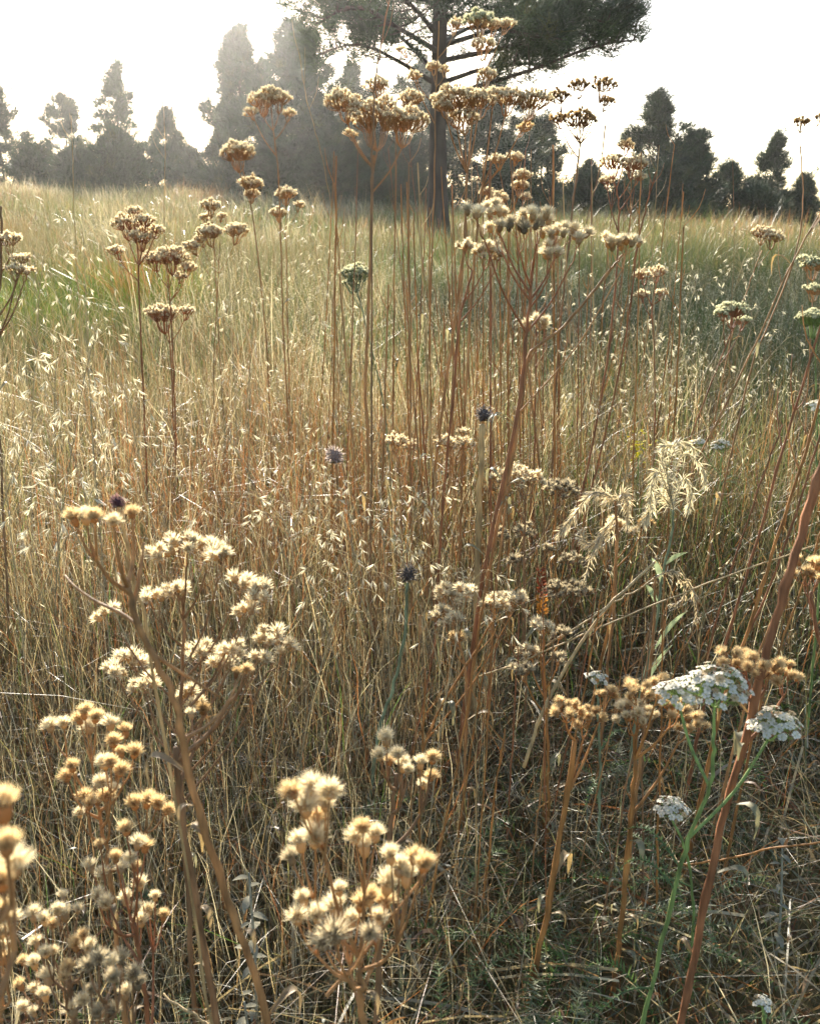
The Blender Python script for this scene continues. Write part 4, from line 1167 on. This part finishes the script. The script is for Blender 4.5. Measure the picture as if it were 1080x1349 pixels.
for k, (pth, Y, rm) in enumerate([
    ([(1090, 400), (1040, 560), (1000, 700), (960, 830), (930, 920)], 1.05, 2.4),
    ([(1095, 470), (1062, 590), (1020, 720), (985, 830), (950, 930)], 0.95, 2.6),
    ([(1088, 550), (1050, 670), (1010, 780), (965, 880)], 1.1, 2.0),
    ([(1082, 640), (1060, 700), (1030, 790), (1000, 860)], 1.0, 1.8),
    ([(1030, 560), (1000, 640), (960, 760), (935, 850)], 1.25, 2.0),
    ([(1085, 690), (1050, 790), (1020, 870), (995, 950)], 0.9, 1.7),
]):
    dry_stem('reddish bare stem slanting up out of the right edge', pth, Y, rm, ['red', 'orange', 'red', 'tan', 'red', 'orange'][k], RIGHT)
dry_stem('long thin tan stem slanting from the right edge down to centre right', [(1086, 272), (1048, 335), (1000, 440), (950, 545), (905, 640)], 1.3, 1.8, 'tan', None)
dry_stem('forked bare reddish stem beside the stepped cream head', [(864, 226), (850, 275), (838, 330), (826, 430), (800, 560), (770, 680)], 1.6, 2.0, 'red', None)
dry_stem('wispy dead stem leaning against the tallest pine crown at top', [(514, -8), (500, 70), (494, 110), (492, 160), (490, 260)], 1.35, 1.5, 'brown', None)
dry_stem('lone fine grass stalk slanting across the dark pine left of centre', [(394, 70), (404, 130), (420, 190), (436, 270), (450, 380)], 1.6, 0.9, 'straw', None)
dry_stem('lone pale stalk standing before the spired pine', [(94, 152), (96, 190), (97, 230), (98, 290)], 2.4, 1.1, 'straw', None)
dry_stem('lone pale stalk standing before the short pine at left', [(217, 168), (218, 200), (217, 250), (218, 320)], 2.4, 1.1, 'straw', None)
dry_stem('single hair thin stalk alone against the white sky at right', [(941, 48), (948, 80), (955, 112), (961, 136), (966, 330)], 1.5, 0.45, 'brown', None)
for pth, Y, lb in [([(792, 780), (775, 880), (760, 960), (742, 1060)], 0.95, 'orange stem rising behind the golden tufted yarrow at lower right'),
                   ([(640, 860), (628, 940), (612, 1040), (600, 1140)], 0.95, 'tan stem right of the spiky cream tufts'),
                   ([(560, 880), (556, 1000), (552, 1100), (556, 1200)], 0.85, 'brown stem rising right of the smaller cream tufted plant'),
                   ([(665, 960), (650, 1060), (640, 1160), (620, 1260)], 0.85, 'thin orange stem left of the golden tufted yarrow')]:
    dry_stem(lb, pth, Y, 1.6, 'orange', None)

# ------------------------------------------------------------------ fallen stalks
def fallen(label, pts, rmm, col):
    w_ = np.array([P(a, b, Y) for a, b, Y in pts])
    o = w_[0].copy()
    mb = MB(); sp = spline(w_, 20); sp = sp + rng.normal(0, 0.0008, sp.shape)
    tube(mb, sp, np.linspace(rmm * 0.7, rmm, 20) / 1000, np.array(SCOL[col]) * (0.85 + 0.3 * rng.random((20, 1))), 6)
    ob = link('fallen_stalk', mb.mesh('fallen_stalk', M_STEM, o), None, [float(q) for q in o])
    tag(ob, label, 'stalk', 'fallen stalks caught between the stems')


fallen('thick snapped tan stalk leaning up below the silvery plume', [(862, 740, 1.0), (800, 800, 0.97), (750, 870, 0.95), (712, 945, 0.93), (690, 1010, 0.92)], 2.3, 'straw')
fallen('long straight straw crossing from the right edge to the centre', [(1090, 712, 0.95), (960, 757, 0.96), (860, 797, 0.97), (740, 848, 0.98), (630, 892, 1.0)], 1.1, 'straw')
fallen('shorter straw resting above the long straight straw', [(868, 760, 1.05), (800, 800, 1.05), (720, 850, 1.03)], 1.3, 'straw')
fallen('orange stalk lying level at lower right near the white bloom', [(1090, 1108, 0.75), (1010, 1120, 0.78), (940, 1134, 0.82), (890, 1138, 0.85)], 1.3, 'orange')
fallen('pale stalk lying along the bottom edge', [(520, 1310, 0.76), (620, 1308, 0.77), (720, 1313, 0.76), (790, 1332, 0.75)], 1.0, 'straw')
fallen('grey stalk lying on the ground at bottom left of centre', [(215, 1310, 0.66), (260, 1340, 0.64), (300, 1370, 0.63)], 1.4, 'straw')
fallen('pale bent straw at bottom centre right', [(600, 1170, 0.8), (632, 1190, 0.8), (634, 1260, 0.79), (622, 1340, 0.77)], 0.7, 'straw')
fallen('pale wire thin straw hooked over the right hand leaves', [(960, 1030, 0.75), (1010, 1062, 0.76), (1036, 1090, 0.77), (1040, 1110, 0.77)], 0.6, 'straw')

# ------------------------------------------------------------------ oat grass stalks
def oat(label, px, top, Y, lean, group, size=0.016, npan=16, scale=1.0):
    tip = P(px, top, Y)
    gx, gy = tip[0] - lean * 0.12, Y + rng.normal(0, 0.03)
    gz = float(ground(gx, gy))
    o = np.array([gx, gy, gz])
    root = thing('oat_grass', o, label, 'oat grass', group)
    sp = spline([o - [0, 0, 0.01], o * 0.55 + tip * 0.45 + np.array([-lean * 0.02, 0, 0]), o * 0.15 + tip * 0.85 + np.array([-lean * 0.012, 0, 0.0]), tip], 18)
    mb = MB(); tube(mb, sp, np.linspace(1.1, 0.45, 18) / 1000, STRAW * (0.9 + 0.4 * rng.random()), 5)
    link('stalk', mb.mesh('stalk', M_STEM, o), root)
    mb = MB()
    H = tip[2] - gz
    for q in range(npan):
        u = 0.62 + 0.38 * (q + rng.random() * 0.8) / npan
        b = np.array([np.interp(u, np.linspace(0, 1, 18), sp[:, z]) for z in range(3)])
        a = rng.random() * 6.283
        L_ = (0.02 + 0.05 * (1.0 - u) / 0.38 * rng.random() + 0.012) * scale
        m_ = b + np.array([math.cos(a) * L_ * 0.6, math.sin(a) * L_ * 0.6, L_ * 0.45])
        e = b + np.array([math.cos(a) * L_ * 1.15, math.sin(a) * L_ * 1.15, L_ * 0.15])
        tube(mb, spline([b, m_, e], 5), 0.00028, PALE, 3, cap=False)
        dn = np.array([[math.cos(a) * 0.6, math.sin(a) * 0.6, -0.6]])
        for z in range(3):
            stamp(mb, SPINDLE, [e], dn + rng.normal(0, 0.28, (1, 3)), size * (0.8 + 0.5 * rng.random()), np.array([[0.86, 0.82, 0.70]]) * (0.8 + 0.35 * rng.random()))
    link('panicle', mb.mesh('panicle', M_SPIKE, o), root)
    return root


for px, top, Y in [(60, 330, 1.6), (110, 290, 1.7), (75, 470, 1.2), (20, 470, 1.3), (130, 430, 1.35), (45, 560, 1.1), (160, 500, 1.5), (5, 600, 1.1), (150, 610, 1.25), (90, 380, 1.8), (35, 420, 1.5), (185, 560, 1.6), (120, 540, 1.2), (60, 640, 1.0)]:
    oat('wild oat stalk with pale drooping spikelets at the left of the meadow', px, top, Y, rng.normal(0, 1), 'wild oats at the left', 0.0145)
for px, top, Y in [(300, 330, 2.0), (340, 380, 1.9), (400, 290, 2.2), (430, 330, 2.0), (390, 420, 1.8), (330, 480, 1.7), (290, 560, 1.4), (380, 610, 1.3), (420, 640, 1.25), (450, 680, 1.15), (370, 680, 1.1), (310, 660, 1.15), (440, 540, 1.5)]:
    oat('wild oat stalk with pale spikelets left of the central stand', px, top, Y, rng.normal(0, 1), 'wild oats left of the central stand', 0.0115)
for px, top, Y in [(700, 420, 1.9), (740, 380, 2.0), (770, 450, 1.8), (800, 400, 1.9), (830, 430, 1.8), (890, 340, 2.0), (920, 360, 1.9), (900, 440, 1.8), (780, 520, 1.6), (930, 480, 1.7), (860, 500, 1.7), (980, 340, 2.1), (1000, 400, 2.0), (730, 300, 2.2), (960, 300, 2.3), (1040, 440, 1.9), (670, 480, 1.8), (880, 290, 2.3)]:
    oat('wild oat stalk sparkling with pale spikelets in the right meadow', px, top, Y, rng.normal(0, 1), 'wild oats in the right meadow', 0.0115)
for px, top, Y in [(500, 640, 1.2), (560, 640, 1.25), (620, 760, 1.0), (520, 720, 1.05), (470, 740, 1.0)]:
    oat('wild oat stalk with arched spikelets low among the central stems', px, top, Y, rng.normal(0, 1), 'wild oats low in the centre', 0.0125)

# ------------------------------------------------------------------ special plants
def seed_globe(label, px, py, wpx, Y, path, rmm, col, gcol):
    pts = stem_world(path, Y)
    o = pts[-1].copy(); o[2] += 0.01
    root = thing('globe_seed_plant', o, label, 'seed stalk', 'round dark seed heads')
    make_stem(root, pts, rmm / 1000, rmm * 1.1 / 1000, col, o)
    mb = MB(); c = P(px, py, Y); r = wpx * mpp(py, Y) / 2
    v, cc, q = ellipsoid(12, 8, r * 0.62, r * 0.75, 0, gcol, gcol)
    mb.add(v + c, cc, None, q)
    n = 90; i = np.arange(n) + 0.5
    ph = np.arccos(1 - 1.75 * i / n); a = i * 2.39996
    d = np.stack([np.sin(ph) * np.cos(a), np.sin(ph) * np.sin(a), np.cos(ph)], -1)
    T = (SPINDLE[0] * [2.6, 2.6, 1.0], SPINDLE[1], SPINDLE[2], SPINDLE[3])
    stamp(mb, T, c + d * r * (0.5 + 0.3 * rng.random((n, 1))), d + rng.normal(0, 0.3, d.shape), r * (0.35 + 0.6 * rng.random(n)), np.array([gcol]) * (0.6 + 1.6 * rng.random((n, 1))))
    link('seed_head', mb.mesh('seed_head', M_HEAD, o), root)
    mb = MB()
    for k in range(8):
        a = k * 0.785
        stamp(mb, (SPINDLE[0] * [3, 0.6, 1], SPINDLE[1], SPINDLE[2], SPINDLE[3]), [c + np.array([0, 0, -r * 0.8])], [[math.cos(a), math.sin(a), 0.1]], r * 1.2, np.array([[0.3, 0.24, 0.15]]))
    link('bract', mb.mesh('bract', M_LEAF, o), root)


seed_globe('blue grey seed globe on a thick straw stalk in the centre', 637, 546, 20, 1.25, [(635, 560), (632, 640), (628, 760), (624, 880)], 3.6, 'straw', (0.16, 0.145, 0.15))
seed_globe('lavender grey seed globe at the left of the central stand', 441, 600, 22, 1.35, [(443, 612), (446, 680), (448, 780)], 1.5, 'tan', (0.32, 0.28, 0.29))
seed_globe('dark seed globe low in the centre on a grey green stalk', 537, 756, 22, 1.05, [(537, 768), (532, 840), (518, 905), (500, 960)], 2.0, 'sage', (0.15, 0.135, 0.13))
seed_globe('small purple brown seed globe between the golden tufts at left', 155, 661, 17, 0.52, [(157, 670), (166, 715), (178, 780), (196, 850)], 0.9, 'straw', (0.13, 0.08, 0.10))


def plume(mb, path, ln, dens, col, sagd=(0, 0, -1)):
    sp = spline(path, 30)
    tube(mb, sp, np.linspace(0.0008, 0.0004, 30), np.array(col) * 0.7, 4, cap=False)
    for q in range(dens):
        u = rng.random(); f = u * 29; i = min(int(f), 28); b = sp[i] + (sp[i + 1] - sp[i]) * (f - i)
        tg = unit(sp[i + 1] - sp[i])
        d = unit(tg * 0.9 + rng.normal(0, 0.55, 3) + np.array(sagd) * 0.35)
        L_ = ln * (0.6 + 0.7 * rng.random()) * (1.1 - 0.5 * u)
        s = unit(np.cross(d, rng.normal(size=3))) * 0.0007
        e = b + d * L_ + np.array([0, 0, -0.15 * L_])
        m_ = b + d * L_ * 0.5
        mb.add([b - s * 0.6, b + s * 0.6, m_ + s, m_ - s, e], np.array(col) * (0.8 + 0.4 * rng.random()), [[3, 2, 4]], [[0, 1, 2, 3]])


def plume_plant(label, Y, stem, arcs, leaves, scol='sage', col=(0.62, 0.57, 0.43), ln=0.018, dens=150):
    pts = stem_world(stem, Y)
    o = pts[-1].copy(); o[2] += 0.01
    root = thing('plumed_weed', o, label, 'plumed weed', 'silvery plumed weeds')
    make_stem(root, pts, 0.0013, 0.0022, scol, o)
    for ar in arcs:
        mb = MB()
        plume(mb, [P(a, b, Y + dy) for a, b, dy in ar], ln, dens, col)
        link('plume', mb.mesh('plume', M_SPIKE, o), root)
    for (a0, b0, a1, b1) in leaves:
        mb = MB()
        p0 = P(a0, b0, Y); p1 = P(a1, b1, Y - 0.01)
        t = np.linspace(0, 1, 8)
        pp = p0 + (p1 - p0) * t[:, None] + np.array([0, 0, 1]) * (0.12 * np.linalg.norm(p1 - p0) * np.sin(t * math.pi))[:, None]
        wd = 0.0035 * np.sin(np.clip(t * 2.8 + 0.3, 0, math.pi))
        s = unit(np.cross(p1 - p0, [0, 1.0, 0.35]))
        V = np.stack([pp - s * wd[:, None], pp + np.array([0, 0.0012, 0]), pp + s * wd[:, None]], 1).reshape(-1, 3)
        qd = []
        for i in range(7):
            qd += [(i * 3, i * 3 + 1, i * 3 + 4, i * 3 + 3), (i * 3 + 1, i * 3 + 2, i * 3 + 5, i * 3 + 4)]
        mb.add(V, np.array([0.24, 0.30, 0.19]), None, qd)
        link('leaf', mb.mesh('leaf', M_LEAF, o), root)


plume_plant('large curled silvery plume on a grey green leafy stem at right', 1.08, [(886, 672), (884, 705), (872, 760), (862, 830), (842, 920), (832, 990)],
            [[(886, 672, 0), (884, 630, 0), (900, 598, 0.01), (922, 612, 0.02), (930, 640, 0.02)], [(886, 670, 0), (878, 620, -0.01), (888, 590, -0.02), (870, 586, -0.03)], [(885, 665, 0), (868, 622, -0.01), (858, 640, -0.02), (856, 668, -0.02)],
             [(886, 668, 0), (900, 630, 0.02), (910, 650, 0.03), (906, 672, 0.03)], [(885, 660, 0), (872, 600, 0), (895, 582, 0.01), (915, 592, 0.01)], [(884, 668, 0), (866, 650, 0), (854, 676, 0), (848, 690, 0)]],
            [(874, 745, 905, 728), (872, 770, 858, 735), (862, 855, 905, 805), (866, 800, 850, 770), (848, 905, 885, 850)])
plume_plant('drooping silvery plume arching left in front of the central stems', 1.12, [(810, 660), (812, 720), (808, 800), (800, 880)],
            [[(810, 660, 0), (790, 648, 0), (765, 665, 0), (745, 700, 0)], [(808, 655, 0), (780, 650, -0.01), (755, 680, -0.02), (735, 705, -0.02)], [(812, 680, 0), (795, 700, 0), (780, 730, 0), (770, 765, 0)],
             [(812, 690, 0), (790, 712, 0.01), (772, 715, 0.01), (765, 700, 0.01)], [(812, 665, 0), (820, 650, 0), (826, 665, 0), (826, 690, 0)]], [], scol='tan', col=(0.60, 0.52, 0.38))
plume_plant('small curled plume nodding over the long straight straw', 1.0, [(862, 760), (862, 800), (858, 860), (850, 930)],
            [[(862, 760, 0), (885, 752, 0), (905, 765, 0), (918, 790, 0)], [(885, 753, 0), (900, 772, 0), (898, 790, 0), (876, 800, 0)], [(905, 765, 0), (915, 785, 0.01), (918, 808, 0.01), (914, 822, 0.01)]], [], scol='tan', ln=0.009, dens=70, col=(0.55, 0.46, 0.32))

# rust red spike
pts = stem_world([(714, 800), (716, 860), (718, 940)], 1.02)
o = pts[-1].copy(); root = thing('dock_plant', o, 'rust red seed spike among the ragged grey tufts', 'dock')
make_stem(root, pts, 0.0012, 0.0018, 'orange', o)
mb = MB(); n = 150
tt_ = rng.random(n); a = rng.random(n) * 6.283
c0, c1 = P(714, 812, 1.02), P(712, 752, 1.02)
pos = c0 + (c1 - c0) * tt_[:, None]; d = np.stack([np.cos(a), np.sin(a), 0.7 + 0 * a], -1)
stamp(mb, (SPINDLE[0] * [2.5, 2.5, 1], SPINDLE[1], SPINDLE[2], SPINDLE[3]), pos + unit(d) * (0.004 * (1 - 0.5 * tt_))[:, None], d, 0.006, np.where(tt_[:, None] > 0.4, [[0.30, 0.09, 0.05]], [[0.45, 0.22, 0.05]]) * (0.7 + 0.6 * rng.random((n, 1))))
link('seed_spike', mb.mesh('seed_spike', M_HEAD, o), root)

# yellow flower
pts = stem_world([(841, 595), (840, 640), (838, 700)], 1.9)
o = pts[-1].copy(); root = thing('yellow_wildflower', o, 'small bright yellow wildflower in the grass right of centre', 'wildflower')
make_stem(root, pts, 0.001, 0.0015, 'green', o)
mb = MB(); n = 40
pos = P(841, 592, 1.9) + rng.normal(0, 1, (n, 3)) * [0.012, 0.012, 0.016]
FY = (FLORET[0], np.where(FLORET[1][:, 2:3] > 0.5, [[0.75, 0.62, 0.03]], [[0.45, 0.42, 0.05]]), FLORET[2], FLORET[3])
stamp(mb, FY, pos, rng.normal(0, 0.5, (n, 3)) + [0, 0, 1.0], 0.007, np.ones((n, 3)))
link('flower_cluster', mb.mesh('flower_cluster', M_PETAL, o), root)


# woolly grey leaves at the bottom
def woolly(label, px, py0, py1, Y, nl):
    b = P(px, py1, Y); gz = float(ground(b[0], Y)); o = np.array([b[0], Y, gz])
    root = thing('woolly_plant', o, label, 'woolly plant', 'woolly grey leaved plants')
    top = P(px, py0, Y)
    mb = MB(); sp = spline([o, (o + top) / 2 + np.array([0.004, 0, 0]), top], 12)
    tube(mb, sp, np.linspace(0.0018, 0.001, 12), (0.30, 0.29, 0.22), 6); link('stem', mb.mesh('stem', M_STEM, o), root)
    for k in range(nl):
        mb = MB(); u = 0.25 + 0.75 * (k + 0.5) / nl; a = k * 2.4
        p0 = o + (top - o) * u; L_ = 0.009 + 0.010 * rng.random()
        t = np.linspace(0, 1, 7); d = np.array([math.cos(a), math.sin(a), 0]); s = np.array([-math.sin(a), math.cos(a), 0])
        pp = p0 + d * (L_ * t)[:, None] + np.array([0, 0, 1]) * (L_ * (0.35 * t - 0.6 * t ** 2))[:, None]
        wd = L_ * 0.22 * np.sin(np.clip(t * 2.75 + 0.3, 0, 3.1))
        V = np.stack([pp - s * wd[:, None], pp + np.array([0, 0, -0.25]) * wd[:, None], pp + s * wd[:, None]], 1).reshape(-1, 3)
        qd = []
        for i in range(6):
            qd += [(i * 3, i * 3 + 1, i * 3 + 4, i * 3 + 3), (i * 3 + 1, i * 3 + 2, i * 3 + 5, i * 3 + 4)]
        mb.add(V, np.array([0.25, 0.235, 0.17]) * (0.85 + 0.3 * rng.random((len(V), 1))), None, qd)
        link('leaf', mb.mesh('leaf', M_WOOL, o), root)


woolly('grey woolly leaved sprig right of the leaning thick stem', 328, 1150, 1300, 0.70, 18)
woolly('small pale woolly sprig at the bottom edge left of centre', 322, 1320, 1345, 0.66, 9)
woolly('grey woolly sprig at lower right under the white bloom stem', 1030, 1105, 1200, 0.80, 12)
